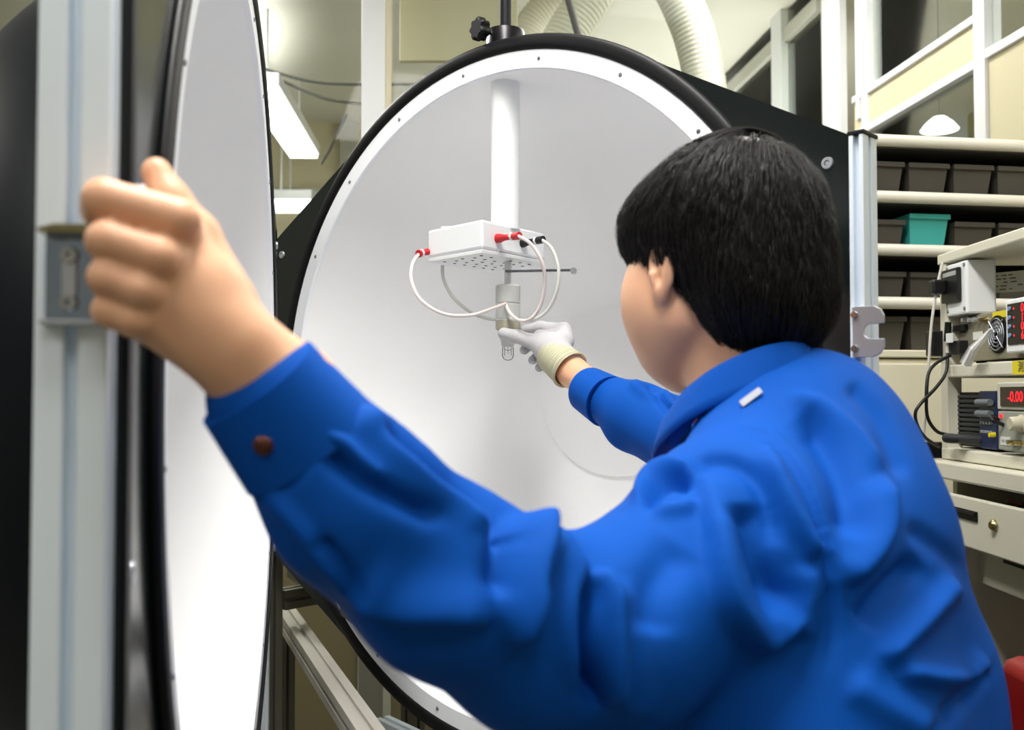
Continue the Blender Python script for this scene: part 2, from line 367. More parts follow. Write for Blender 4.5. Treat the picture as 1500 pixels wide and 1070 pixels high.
sphere_half(ms, 0.609)
# flat port cover on the bowl behind the worker's arm
pc_w = W(905, 575, 2.03)
inv = (Matrix.Translation((-0.039, 1.6, 0)) @ Matrix.Rotation(MA, 4, 'Z')).inverted()
pcl = inv @ pc_w; dirp = (pcl - Vector((0, 0, 1.4))).normalized()
bm = B(); lathe(bm, [(0, 0.0), (0.169, 0.0), (0.171, -0.001), (0.172, -0.018)], 96, 'z', M=aim(Vector((0, 0, 1.4))+dirp*0.482, -dirp)); obj('port_cover', bm, WHITE, ms, smooth=True)
# aluminium posts and stand
def postpart(name, t, x, y, z0, z1, w, d, m=ALU):
    bm = B(); profile_bar(bm, z1-z0, w, d, T(x, y, z0), slot=0.007, sd=0.008); o = obj(name, bm, m, t, bevel=0.0008); return o
pr = postpart('post', ms, 0.620, 0.012, 0.05, 1.712, 0.018, 0.040)
bm = B(); box(bm, 0.6095, 0.6305, -0.009, 0.033, 1.712, 1.717); obj('post_cap', bm, BLACK, pr, bevel=0.001)
pl_ = postpart('post', ms, -0.632, 0.012, 0.05, 1.70, 0.03, 0.040, mat('shaded_aluminium', (92, 90, 78), 0.5, 0.4))
for sx in (-1, 1):
    o = postpart('foot', ms, sx*0.62, 0.0, 0, 0.05, 0.045, 0.045, BLACK)
DA = mat('shaded_aluminium', (92, 90, 78), 0.5, 0.4)  # darkened copy of the stand's aluminium, shade put into the colour
def bar(t, name, a, b, w=0.04, m=ALU, up=(0, 0, 1)):
    a, b = Vector(a), Vector(b); M = aim(a, b-a, up); bm = B(); profile_bar(bm, (b-a).length, w, w, M, slot=0.008, sd=0.006); return obj(name, bm, m, t, bevel=0.0008)
bar(ms, 'rail', (-0.61, 0.03, 0.1), (0.61, 0.03, 0.1), m=DA)
for sx in (-1, 1):
    postpart('post', ms, sx*0.632, 0.40, 0.0, 1.0, 0.04, 0.04, DA)
    bar(ms, 'rail', (sx*0.632, 0.035, 0.1), (sx*0.632, 0.38, 0.1), m=DA); bar(ms, 'rail', (sx*0.632, 0.035, 0.98), (sx*0.632, 0.38, 0.98), m=DA)
bar(ms, 'rail', (-0.61, 0.40, 0.1), (0.61, 0.40, 0.1), m=DA)
# lower support bars seen under the bowl
for (pa, ya, pb, yb) in (((415, 893), 2.3, (525, 1070), 1.52), ):
    p, q = inv @ W(*pa, ya), inv @ W(*pb, yb); q = q+(q-p)*0.35
    p.z = q.z = (p.z+ (inv @ W(*pb, yb)).z)/2
    bar(ms, 'rail', p, q, m=mat('mid_grey_aluminium', (176, 172, 162), .45, .3))  # greyer than the bright posts, lighter than the other stand rails
    pb2 = Vector((p.x, p.y, 0)); bar(ms, 'leg', pb2, p-Vector((0, 0, 0.02)), m=DA, up=(1, 0, 0)); bar(ms, 'leg', Vector((q.x, q.y, 0)), q-Vector((0, 0, 0.02)), up=(1, 0, 0))
    zr = p.z
p = inv @ W(435, 830, 2.25); q = inv @ W(560, 1070, 1.7); q.z = p.z
bar(ms, 'rail', p, q+(q-p)*0.2, 0.045, DA)
p = inv @ W(560, 1062, 1.9); q = inv @ W(628, 1050, 1.78); q.z = p.z
bar(ms, 'rail', p, q+(q-p)*0.1, 0.03)
# keeper plate with a U notch on the right post
poly = [(0.0, -0.030), (0.0, 0.030), (0.026, 0.030), (0.034, 0.026), (0.038, 0.018), (0.038, 0.009)]
cx_, r_ = 0.022, 0.0085
poly += [(0.026, 0.0085)] + [(cx_+r_*math.cos(a), r_*math.sin(a)) for a in [math.radians(100+ i*16) for i in range(11)]] + [(0.026, -0.0085)]
poly += [(0.038, -0.009), (0.038, -0.018), (0.034, -0.026), (0.026, -0.030)]
kz = W(1275, 485, 1.15).z
bm = B(); prism(bm, [(0.616+a, kz+b) for a, b in poly], -0.014, -0.010); kp = obj('latch_keeper', bm, BRUSH, ms, bevel=0.0008)
for dz in (-0.02, 0.02):
    bm = B(); lathe(bm, [(0, -0.0165), (0.004, -0.0165), (0.0048, -0.014)], 14, 'y', (0.619, 0, kz+dz)); obj('screw', bm, STEEL, kp, smooth=True)
bm = B(); box(bm, 0.612, 0.629, -0.0102, -0.0078, kz-0.03, kz+0.03); obj('spacer', bm, ALU, kp)
# collar on top that clamps the lamp pole, with star knob
PW = Vector((-0.011, 1.63, 0)); pin = inv @ PW
bm = B(); lathe(bm, [(0.0105, 0.0), (0.0315, 0.0), (0.0325, 0.001), (0.0325, 0.047), (0.031, 0.049), (0.0105, 0.049)], 40, c=(pin.x, pin.y, 1.957), close=True); cl = obj('collar', bm, mat('black_anodised', (22, 20, 24), .3, .4), ms, smooth=True)
kc = inv @ W(703, 43, 1.597); kd = (Vector((pin.x, pin.y, kc.z)) - kc).normalized()
bm = B(); tube(bm, [kc, kc+kd*0.04], 0.0035, 12); obj('knob_shaft', bm, STEEL, cl, smooth=True)
bm = B(); M = aim(kc, kd); pts = []
for i in range(56):
    a = 2*math.pi*i/56; r = 0.0175+0.0022*math.cos(7*a); pts.append((r*math.cos(a), r*math.sin(a)))
for h0, h1, s0, s1 in ((-0.009, -0.006, .86, 1), (-0.006, 0.006, 1, 1), (0.006, 0.009, 1, .86)):
    A = [bm.verts.new(M @ Vector((x*s0, y*s0, h0))) for x, y in pts]; C = [bm.verts.new(M @ Vector((x*s1, y*s1, h1))) for x, y in pts]
    for i in range(56): bm.faces.new((A[i], A[(i+1) % 56], C[(i+1) % 56], C[i]))
    if h0 == -0.009: bm.faces.new(A[::-1])
    if h1 == 0.009: bm.faces.new(C)
lathe(bm, [(0.009, 0.009), (0.008, 0.016), (0, 0.016)], 20, M=M)
bmesh.ops.remove_doubles(bm, verts=bm.verts, dist=1e-5)
obj('star_knob', bm, BLACK, cl, smooth=True)
# ------------------------------------------------------------ the open door half
DAg = math.atan2(0.987, -0.163)
ds = thing('sphere_door', 'open door half of the white sphere held by the bare hand', 'door', (-0.345, 1.25, 0), DAg)
sphere_half(ds, 0.655, 0.67, 0.006)
dinv = (Matrix.Translation((-0.344, 1.25, 0)) @ Matrix.Rotation(DAg, 4, 'Z')).inverted()
bm = B(); profile_bar(bm, 2.1, 0.030, 0.0405, T(-0.665, 0.023, 0.1), slot=0.0075, sd=0.013); dp = obj('post', bm, ALU, ds, bevel=0.001)
bm = B(); box(bm, -0.653, -0.64, -0.004, 0.03, 0.1, 2.2); obj('edge_strip', bm, BLACK, ds)
bm = B(); profile_bar(bm, 1.6, 0.03, 0.04, T(0.66, 0.03, 0.1), slot=0.008, sd=0.006); obj('post', bm, ALU, ds)
bar(ds, 'rail', (-0.65, 0.03, 0.12), (0.64, 0.03, 0.12)); bar(ds, 'rail', (-0.65, 0.03, 2.18), (0.64, 0.03, 2.18)) if False else None
for sx in (-0.66, 0.66):
    bm = B(); lathe(bm, [(0, 0.0), (0.03, 0.0), (0.03, 0.05), (0, 0.06)], 20, c=(sx, 0.02, 0.0)); tube(bm, [(sx, 0.02, 0.05), (sx, 0.02, 0.1)], 0.012); obj('caster', bm, BLACK, ds, smooth=True)
# latch bracket on the post's outer face
za, zb = W(110, 345, .575).z, W(110, 470, .575).z
xf = -0.680
bm = B(); box(bm, xf-0.0035, xf, 0.004, 0.0365, zb, za); lb = obj('latch_bracket', bm, mat('mirror_steel', (150, 162, 185), .12, 1.0, bump=1.0, bscale=28), ds, bevel=0.0006)
bm = B(); prism(bm, [(0.004, za), (0.009, za+0.0035), (0.028, za+0.0035), (0.0365, za+0.001), (0.0365, za-0.001), (0.004, za-0.001)], xf-0.02, xf, 'x'); obj('top_flange', bm, mat('brass_tinted_steel', (150, 140, 100), .3, 1), lb)
bm = B(); box(bm, xf-0.010, xf, 0.003, 0.038, zb-0.003, zb); obj('bottom_flange', bm, BRUSH, lb, bevel=0.0005)
for k, dz in enumerate((0.2, 0.75)):
    bm = B(); zc = zb+(za-zb)*dz; lathe(bm, [(0.0018, -0.001), (0.002, -0.004), (0.0045, -0.004), (0.0055, 0.0)], 16, 'x', (xf-0.0035, 0.023, zc)); obj('screw', bm, STEEL, lb, smooth=True)
bm = B(); box(bm, xf-0.006, xf-0.0035, 0.019, 0.027, zb+0.014, za-0.012); obj('latch_tongue', bm, BRUSH, lb, bevel=0.0006)
# grip handle behind the fist and its bolt
hz = W(185, 250, .59)
hl = dinv @ hz
bm = B(); lathe(bm, [(0, -0.012), (0.004, -0.012), (0.004, -0.006), (0.0065, -0.006), (0.0065, 0.0), (0, 0.0)], 6, 'y', (-0.600, 0.0, hl.z)); obj('bolt', bm, STEEL, ds)
bm = B(); zt, zl = W(170, 292, .58).z, W(170, 468, .58).z
tube(bm, smoothpath([dinv @ W(215, 300, .598), dinv @ W(196, 305, .572), dinv @ W(196, 380, .568), dinv @ W(196, 455, .572), dinv @ W(215, 462, .598)], 6), 0.005, 12); obj('grip_handle', bm, BLACK, ds, smooth=True)
# ------------------------------------------------------------ lamp mount in the sphere
L0 = Vector((-0.011, 1.63, 1.7))
lm = thing('lamp_mount', 'white pole and socket box hanging in the open sphere with four looping leads', 'lamp mount', L0)
zb_top = 1.4+0.278
bm = B(); tube(bm, [Vector((L0.x, L0.y, zb_top-0.004)), Vector((L0.x, L0.y, 1.92))], 0.0240, 40); obj('pole', bm, PWHITE, lm, L0, smooth=True)
bm = B(); tube(bm, [Vector((L0.x, L0.y, 1.90)), Vector((L0.x, L0.y, 2.35))], 0.0098, 24); obj('upper_rod', bm, BLACK, lm, L0, smooth=True)
# box corners in plan
f_ = Vector((-0.047, 1.55)); l_ = Vector((-0.142, 1.658)); r2 = Vector((0.056, 1.686)); bk = l_+r2-f_
def planbox(bm, z0, z1, k=1.0):
    c = (l_+r2)/2; P = [c+(p-c)*k for p in (f_, r2, bk, l_)]
    A = [bm.verts.new((p.x, p.y, z0)) for p in P]; C = [bm.verts.new((p.x, p.y, z1)) for p in P]
    bm.faces.new(A); bm.faces.new(C); [bm.faces.new((A[i], A[(i+1) % 4], C[(i+1) % 4], C[i])) for i in range(4)]
bm = B(); planbox(bm, zb_top-0.046, zb_top); jb = obj('socket_box', bm, PWHITE, lm, L0, bevel=0.004)
bm = B(); planbox(bm, zb_top-0.0535, zb_top-0.047, 0.998); bp_ = obj('base_cover', bm, mat('box_cover_white', (228, 230, 230), .4), lm, L0, bevel=0.001)
ex = (r2-f_).normalized(); ey = (l_-f_).normalized(); HOLE = mat('vent_hole_black', (14, 14, 14), .8)
bmh = B(); lathe(bmh, [(0, 0.0), (0.0027, 0.0), (0.0027, 0.001)], 10)
h0 = None
for i in range(6):
    for j in range(5):
        c = f_+ex*(0.018+0.026*i+0.008*(j % 2))+ey*(0.02+0.024*j)
        if (c-Vector((L0.x, L0.y))).length < 0.012: continue
        if h0 is None: h = h0 = obj('vent_hole', bmh, HOLE, bp_)
        else: h = h0.copy(); link(h, bp_)
        h.location = Vector((c.x, c.y, zb_top-0.0541))-L0
bm = B(); c = l_+(f_-l_)*0.25+ex*0.02; box(bm, -0.012, 0.012, -0.008, 0.008, 0, 0.004, T(c.x, c.y, zb_top)); obj('cover_tab', bm, mat('ivory_tab', (226, 220, 196), .5), lm, L0, bevel=0.001)
# stem, lever, lamp holder
LX, LY = -0.0068, 1.645
def lz(py): return W(744, py, LY).z
bm = B(); tube(bm, [(LX, LY, zb_top-0.053), (LX, LY, lz(419))], 0.0058, 20); obj('stem', bm, mat('grey_white_metal', (205, 207, 205), .35, .3), lm, L0, smooth=True)
bm = B(); tube(bm, [Vector((LX-0.004, LY-0.004, lz(398))), W(838, 396, 1.60)], 0.0022, 10); lv = obj('lever', bm, mat('dark_chrome', (110, 112, 118), .2, 1), lm, L0, smooth=True)
bm = B(); lathe(bm, [(0, -0.004), (0.0045, -0.0035), (0.006, 0), (0.0045, 0.0035), (0, 0.004)], 16, M=aim(W(840, 397, 1.60), (0.3, -0.9, 0.2))); obj('lever_end', bm, STEEL, lv, L0, smooth=True)
HOLD = mat('lamp_holder_ceramic', (198, 200, 196), 0.5, var=0.06, vscale=30)
r = 0.0205
bm = B(); lathe(bm, [(0, lz(418)), (r-0.002, lz(418)), (r, lz(420)), (r, lz(444)), (r-0.0012, lz(445)), (r-0.0012, lz(446)), (r, lz(447)), (r, lz(467)), (r-0.001, lz(468)), (r, lz(469)), (r, lz(470)), (0, lz(470))], 40, c=(LX, LY, 0)); lh = obj('lamp_holder', bm, HOLD, lm, L0, smooth=True)
bm = B(); lathe(bm, [(0, lz(470)), (r, lz(470)), (r, lz(482)), (r-0.002, lz(484)), (0, lz(484))], 40, c=(LX, LY, 0)); obj('holder_base', bm, mat('aged_holder_base', (176, 172, 150), .55, var=.1, vscale=40), lm, L0, smooth=True)
bm = B(); lathe(bm, [(0, lz(482)), (0.017, lz(483)), (0.0165, lz(490)), (0.012, lz(499)), (0.0105, lz(507)), (0, lz(507))], 32, c=(LX, LY, 0)); obj('bulb_socket', bm, HOLD, lm, L0, smooth=True)
GL = pane_mat('bulb_glass', (0.97, 0.97, 0.96))
lbu = thing('light_bulb', 'small clear glass bulb at the tip of the lamp holder in the gloved fingers', 'light bulb', (LX, LY, lz(500)))
oo = Vector((LX, LY, lz(500)))
bm = B(); lathe(bm, [(0.0075, lz(506)), (0.0095, lz(510)), (0.0098, lz(521)), (0.0080, lz(525.5)), (0.004, lz(528)), (0, lz(528.6))], 32, c=(LX, LY, 0)); obj('glass_envelope', bm, GL, lbu, oo, smooth=True)
bm = B(); lathe(bm, [(0, lz(503)), (0.0078, lz(503)), (0.0078, lz(508)), (0, lz(508.5))], 24, c=(LX, LY, 0)); obj('bulb_base', bm, mat('grey_white_metal', (0, 0, 0)), lbu, oo, smooth=True)
bm = B()
for s in (-1, 1): tube(bm, [(LX+s*0.0055, LY, lz(507)), (LX+s*0.0055, LY, lz(521))], 0.0005, 6)
tube(bm, [(LX-0.0055, LY, lz(512)), (LX, LY, lz(514)), (LX+0.0055, LY, lz(512))], 0.0004, 6); tube(bm, [(LX, LY, lz(507)), (LX, LY, lz(519))], 0.0004, 6)
obj('filament', bm, mat('filament_wire', (60, 60, 62), .4, .8), lbu, oo)
# leads and banana plugs
REDP = mat('red_plug', (196, 28, 36), .35); BLKP = mat('black_plug', (24, 24, 26), .35)
LEAD = mat('pinkish_white_lead', (226, 214, 210), .45); LEAD2 = mat('grey_white_lead', (204, 205, 198), .45)
def lead(pts, m): 
    bm = B(); tube(bm, smoothpath([W(*p) for p in pts], 10), 0.0029, 12); return obj('lead_wire', bm, m, lm, L0, smooth=True)
def plug(pts, m, rr=(0.0075, 0.0075, 0.005, 0.005, 0.0062, 0.0062)):
    P = [W(*p) for p in pts]; n = len(rr); Q = [P[0]+(P[1]-P[0])*i/(n-1) for i in range(n)]
    Q2, R2 = [], []
    for q, r_ in zip(Q, rr): Q2.append(q); R2.append(r_)
    bm = B(); tube(bm, Q2, R2, 16); o = obj('plug', bm, m, lm, L0, smooth=True, split=30)
    mid = P[0]+(P[1]-P[0])*0.72; d = (P[1]-P[0]).normalized(); bm = B(); tube(bm, [mid-d*0.002, mid+d*0.002], 0.0066, 16); obj('plug_ring', bm, PWHITE, o, L0, smooth=True)
plug([(725, 350, 1.585), (761, 345.5, 1.54)], REDP); plug([(760, 357.5, 1.64), (796, 351, 1.60)], BLKP); plug([(626, 369, 1.655), (613, 372, 1.635)], REDP, (0.006, 0.005, 0.0055, 0.0065))
CLR = mat('clear_terminal', (205, 214, 220), .2)
for px, Y in ((727, 1.588), (763, 1.64)):
    bm = B(); a1 = W(px, 358, Y); a2 = W(px+1, 372, Y); tube(bm, [a1, a2], 0.0042, 12); obj('terminal_post', bm, CLR, lm, L0, smooth=True)
    bm = B(); tube(bm, [W(px-1, 361, Y-0.002), W(px-1, 364, Y-0.002)], 0.0046, 12); obj('terminal_band', bm, BLKP, lm, L0, smooth=True)
lead([(613, 373, 1.635), (604, 388, 1.62), (603, 412, 1.60), (617, 440, 1.585), (650, 460, 1.58), (690, 462, 1.585), (722, 452, 1.60), (741, 445, 1.62)], LEAD)
lead([(648, 389, 1.66), (650, 410, 1.66), (664, 436, 1.66), (690, 458, 1.66), (715, 467, 1.65), (730, 468, 1.64)], LEAD2)
lead([(759, 346, 1.54), (778, 358, 1.53), (794, 385, 1.53), (798, 415, 1.54), (792, 447, 1.55), (778, 467, 1.56), (762, 470, 1.58), (748, 460, 1.60), (741, 447, 1.62)], LEAD)
lead([(794, 352, 1.60), (808, 364, 1.59), (818, 392, 1.58), (816, 425, 1.58), (802, 455, 1.59), (780, 469, 1.60), (755, 469, 1.615), (745, 466, 1.625)], LEAD2)
# ------------------------------------------------------------ parts rack with grey bins
SA = math.radians(9)
S0 = W(1262, 580, 2.2); 
sr = thing('storage_rack', 'tubular white parts rack with a beige cabinet below beside the black panel', 'rack', (S0.x, 2.2, 0), SA)
RT = mat('rack_tube_white', (226, 222, 210), 0.35)
RZs = [W(1270, y, 2.2).z for y in (204, 287, 365, 443)]
for k, z in enumerate(RZs):
    bm = B(); tube(bm, [(0.0, 0, z), (1.25, 0, z)], 0.0135, 16); obj('rail', bm, RT, sr, smooth=True)
    bm = B(); box(bm, 0.0, 1.25, 0.02, 0.26, z-0.012, z-0.004); obj('shelf_plate', bm, mat('dark_shelf_steel', (60, 58, 52), .6), sr)
for x in (0.006, 1.24):
    bm = B(); box(bm, x-0.012, x+0.012, -0.012, 0.012, 0.0, RZs[0]+0.02); obj('upright', bm, RT, sr, bevel=0.002)
    bm = B(); box(bm, x-0.012, x+0.012, 0.25, 0.274, 0.0, RZs[0]+0.02); obj('upright', bm, RT, sr, bevel=0.002)
bm = B(); box(bm, 0.0, 1.25, 0.268, 0.274, 1.5, RZs[0]); obj('back_panel', bm, mat('rack_back_dark', (70, 67, 60), .7), sr)
zc = W(1300, 513, 2.2).z
bm = B(); box(bm, 0.02, 1.23, -0.01, 0.25, 0.08, zc-0.02); cb = obj('cabinet', bm, BEIGE, sr, bevel=0.003)
bm = B(); box(bm, 0.018, 1.235, -0.018, 0.255, zc-0.017, zc); obj('cabinet_top', bm, BEIGE, sr, bevel=0.003)
for i in range(2):
    bm = B(); box(bm, 0.03+i*0.6, 0.62+i*0.59, -0.022, -0.012, 0.1, zc-0.03); d = obj('cabinet_door', bm, BEIGE, sr, bevel=0.003)
    bm = B(); box(bm, 0.56+i*0.11, 0.575+i*0.11, -0.034, -0.022, 0.7, 0.84); obj('handle', bm, BRUSH, d, bevel=0.002)
GREYB = mat('grey_bin_plastic', (74, 70, 64), 0.45, var=0.03); CYANB = mat('cyan_bin_plastic', (70, 178, 172), 0.4)
def make_bin(m):
    t = thing('storage_bin', 'grey bin', 'storage bin')
    w, h, d = 0.098, 0.078, 0.19
    bm = B()
    # body: tapered tub, open on top, facing -y
    o = [(-w/2, 0), (w/2, 0), (w/2, d), (-w/2, d)]; bt = [(-w/2+.008, .012), (w/2-.008, .012), (w/2-.008, d-.004), (-w/2+.008, d-.004)]
    A = [bm.verts.new((x, y, h)) for x, y in o]; C = [bm.verts.new((x, y, 0.0)) for x, y in bt]
    A2 = [bm.verts.new((x*.95, .003+y*.96, h)) for x, y in o]; C2 = [bm.verts.new((x*.95, .003+y*.96, 0.003)) for x, y in bt]
    for i in range(4):
        j = (i+1) % 4
        bm.faces.new((A[i], A[j], C[j], C[i])); bm.faces.new((A2[j], A2[i], C2[i], C2[j])); bm.faces.new((A[j], A[i], A2[i], A2[j]))
    bm.faces.new(C); bm.faces.new(C2[::-1]); obj('tub', bm, m, t)
    bm = B(); box(bm, -w/2-.002, w/2+.002, -0.005, 0.002, h-0.012, h); obj('front_lip', bm, m, t, bevel=0.0015)
    return t
gb = make_bin(GREYB); cbn = make_bin(CYANB); used = False
rows = ['top rail', 'second rail', 'third rail', 'lowest rail']
ordn = ['first', 'second', 'third', 'fourth', 'fifth']
for k in range(3):
    zb = RZs[k+1]-0.004 + (0.014 if k == 0 else 0.0)
    for i in range(5 if k < 2 else 4):
        x = 0.078 + 0.112*i
        if k == 1 and i == 1:
            o = cbn; o.location = (0, 0, 0); lab = 'cyan plastic bin standing between grey bins under the top row'; zz = zb+0.016
        else:
            o = gb if not used else copy_tree(gb); used = True; zz = zb
            lab = '%s grey bin from the black panel, in the row hanging under the %s' % (ordn[i], rows[k])
        M_ = Matrix.Translation(sr.location) @ Matrix.Rotation(SA, 4, 'Z') @ Vector((x, 0.034, zz))
        o.location = M_; o.rotation_euler = (0, 0, SA); o['label'] = lab
        o['group'] = 'bins in the parts rack'
for i in range(4):
    o = copy_tree(gb); o.location = Matrix.Translation(sr.location) @ Matrix.Rotation(SA, 4, 'Z') @ Vector((0.078+0.112*i, 0.034, zc+0.001)); o.rotation_euler = (0, 0, SA)
    o['label'] = '%s grey bin from the black panel, in the row standing on the beige cabinet' % ordn[i]; o['group'] = 'bins in the parts rack'
for k in range(4):
    pass
# dark shelf under each row of bins
# ------------------------------------------------------------ equipment rack and bench
ER = thing('equipment_rack', 'ivory open steel shelf rack holding measuring instruments', 'rack', (0.823, 1.9, 0), -math.pi/2)
def E(px, py, y=0.0):
    """rack-local point on the plane y seen at px,py"""
    k = (px-750)/F; Y = (0.823+y)/k; return Vector((1.9-Y, y, W(px, py, Y).z))
zt = W(1378, 374, 1.9).z; zs = W(1385, 536, 1.9).z; zbm = W(1385, 655, 1.9).z
LR = 0.95; DR = 0.42
for (x, y) in ((0, 0), (0, DR-0.028), (LR-0.028, 0), (LR-0.028, DR-0.028)):
    bm = B(); box(bm, x, x+0.028, y, y+0.028, zbm-0.022, zt-0.02); obj('upright', bm, RACKW, ER, bevel=0.002)
bm = B(); box(bm, -0.003, LR+0.003, -0.003, DR+0.003, zt-0.02, zt); obj('top_shelf', bm, RACKW, ER, bevel=0.003)
bm = B(); box(bm, 0.0, LR, 0.001, DR, zs-0.024, zs); ms_ = obj('middle_shelf', bm, RACKW, ER, bevel=0.003)
bm = B(); box(bm, 0.0, LR, -0.001, DR, zbm-0.022, zbm); obj('bottom_shelf', bm, RACKW, ER, bevel=0.003)
bm = B(); box(bm, 0.0, LR, DR-0.004, DR, zbm, zt-0.02); obj('back_panel', bm, mat('rack_inner_grey', (66, 64, 56), .6), ER)
zd = W(1370, 673, 1.9).z
bn = thing('work_bench', 'ivory steel bench with drawers carrying the instrument rack', 'bench', (0.823, 1.9, 0), -math.pi/2)
bm = B(); box(bm, -0.04, 1.2, -0.03, 0.7, zd-0.032, zd); obj('worktop', bm, RACKW, bn, bevel=0.004)
bm = B(); box(bm, 0.0, 0.02, 0.02, 0.65, 0.0, zd-0.033); obj('side_panel', bm, RACKW, bn, bevel=0.002)
bm = B(); box(bm, 1.12, 1.14, 0.02, 0.65, 0.0, zd-0.033); obj('side_panel', bm, RACKW, bn, bevel=0.002)
bm = B(); box(bm, 0.02, 1.12, 0.63, 0.645, 0.2, zd-0.033); obj('back_panel', bm, mat('rack_inner_grey', (0, 0, 0)), bn)
zdt = W(1380, 718, 1.88).z
def drawer(x0, x1, yf, ztop, h, full=True):
    bm = B(); box(bm, x0, x1, yf, yf+0.012, ztop-h, ztop); d = obj('drawer', bm, RACKW, bn, bevel=0.003)
    bm = B(); box(bm, x0+0.01, x1-0.01, yf+0.012, yf+0.5, ztop-h+0.01, ztop-h+0.016); box(bm, x0+0.01, x0+0.016, yf+0.012, yf+0.5, ztop-h+0.01, ztop-0.02); box(bm, x1-0.016, x1-0.01, yf+0.012, yf+0.5, ztop-h+0.01, ztop-0.02); obj('drawer_tray', bm, RACKW, d)
    return d
d1 = drawer(0.0, 1.1, -0.025, zdt, 0.088)
p = E(1393, 742, -0.025); q = E(1430, 768, -0.025)
bm = B(); box(bm, p.x, q.x, -0.0285, -0.0255, q.z+0.003, p.z+0.001); hd = obj('handle_recess', bm, BLACK, d1, bevel=0.001)
bm = B(); box(bm, p.x+0.006, q.x-0.004, -0.031, -0.0285, p.z-0.006, p.z-0.001); obj('handle_lip', bm, mat('black_plug', (0, 0, 0)), hd)
c = E(1454, 770, -0.026); BRASS = mat('brass_key_lock', (176, 160, 112), .28, 1)
bm = B(); lathe(bm, [(0, -0.008), (0.006, -0.008), (0.0095, -0.004), (0.0098, 0)], 20, 'y', (c.x, -0.026, c.z)); lk = obj('lock', bm, BRASS, d1, smooth=True)
bm = B(); box(bm, c.x-0.02, c.x, -0.022, -0.0205, c.z-0.002, c.z+0.002); lathe(bm, [(0.004, -0.0215), (0.0075, -0.0215), (0.0075, -0.0205), (0.004, -0.0205)], 16, 'y', (c.x-0.022, 0, c.z-0.004), close=True); lathe(bm, [(0.003, -0.021), (0.0045, -0.021), (0.0045, -0.020), (0.003, -0.020)], 14, 'y', (c.x-0.014, 0, c.z-0.012), close=True); obj('key', bm, BRUSH, lk)
d2 = drawer(0.0, 1.1, 0.06, zdt-0.10, 0.075)
p = E(1468, 797, 0.06)
bm = B(); box(bm, p.x, p.x+0.1, 0.0565, 0.0595, p.z-0.034, p.z); obj('handle_recess', bm, BLACK, d2, bevel=0.001)
# things in the open drawer
for (px, py, qx, qy, m, lab) in ((1415, 716, 1436, 724, PWHITE, 'white pen lying in the open drawer'), (1455, 718, 1476, 730, REDP, 'thin red lead lying in the open drawer')):
    a = W(px, py-2, 1.78); b2 = W(qx, qy-2, 1.70); a.x += .03; b2.x += .03; a.z = b2.z = zdt-0.012
    bm = B(); tube(bm, [a, b2], 0.0035, 8); tag(obj('pen' if m is PWHITE else 'lead_wire', bm, m, smooth=True), lab, 'pen' if m is PWHITE else 'wire')
bm = B(); box(bm, 0, 0.14, 0, 0.1, 0, 0.06); t = tag(obj('control_box', bm, mat('dark_grey_case', (84, 84, 80), .5), bevel=0.004), 'dark grey case lying in the open drawer', 'box'); t.location = (0.85, 1.66, zdt-0.071)
bm = B(); box(bm, 0.005, 0.135, 0.02, 0.026, 0.06, 0.064); obj('lid_rib', bm, MT['dark_grey_case'], t)
# outlet box
ob = thing('outlet_box', 'white wall box with a black socket hanging in the top corner of the ivory rack', 'outlet', (0.823, 1.9, 0), -math.pi/2)
a = E(1382, 382, 0.004); b2 = E(1421, 455, 0.004)
zto = zt-0.024; zbo = W(1421, 459, 1.78).z
bm = B(); box(bm, 0.030, b2.x, 0.0, 0.055, zbo, zto); obj('housing', bm, PWHITE, ob, bevel=0.004)
a = E(1386, 398, 0.0); c = E(1411, 440, 0.0)
bm = B(); box(bm, a.x, c.x, -0.008, -0.0005, c.z, a.z); so = obj('socket', bm, BLKP, ob, bevel=0.002)
bm = B(); box(bm, a.x+0.012, c.x-0.006, -0.0095, -0.008, a.z-0.014, a.z-0.006); obj('socket_label', bm, mat('grey_label', (170, 172, 170), .5), so)
bm = B(); box(bm, a.x+0.002, a.x+0.028, -0.034, -0.008, a.z-0.045, a.z-0.018); obj('plug', bm, BLKP, so, bevel=0.004)
for (x, z) in ((0.036, zto-0.008), (b2.x-0.008, zto-0.008), (0.036, zbo+0.01), (b2.x-0.008, zbo+0.01)):
    bm = B(); lathe(bm, [(0, -0.002), (0.0035, -0.0015), (0.004, 0)], 12, 'y', (x, 0, z)); obj('screw', bm, MT['small_screw_steel'], ob, smooth=True)
# printed notes
INK = mat('dark_ink', (70, 70, 72), .7)
nt_ = thing('paper_note', 'white printed table taped behind the socket box in the rack', 'note', W(1466, 415, 1.84), -math.pi/2+math.radians(40))
bm = B(); box(bm, -0.045, 0.045, -0.0006, 0.0006, -0.018, 0.02); obj('sheet', bm, mat('paper_white', (222, 222, 214), .7), nt_)
bm = B(); rr = random.Random(2)
for row in range(5):
    x = -0.04
    while x < 0.038:
        w_ = rr.uniform(.004, .012); 
        if rr.random() < .7: box(bm, x, min(x+w_, .041), -0.0010, -0.0006, 0.013-row*0.0065, 0.0148-row*0.0065)
        x += w_+rr.uniform(.003, .008)
obj('printed_rows', bm, INK, nt_)
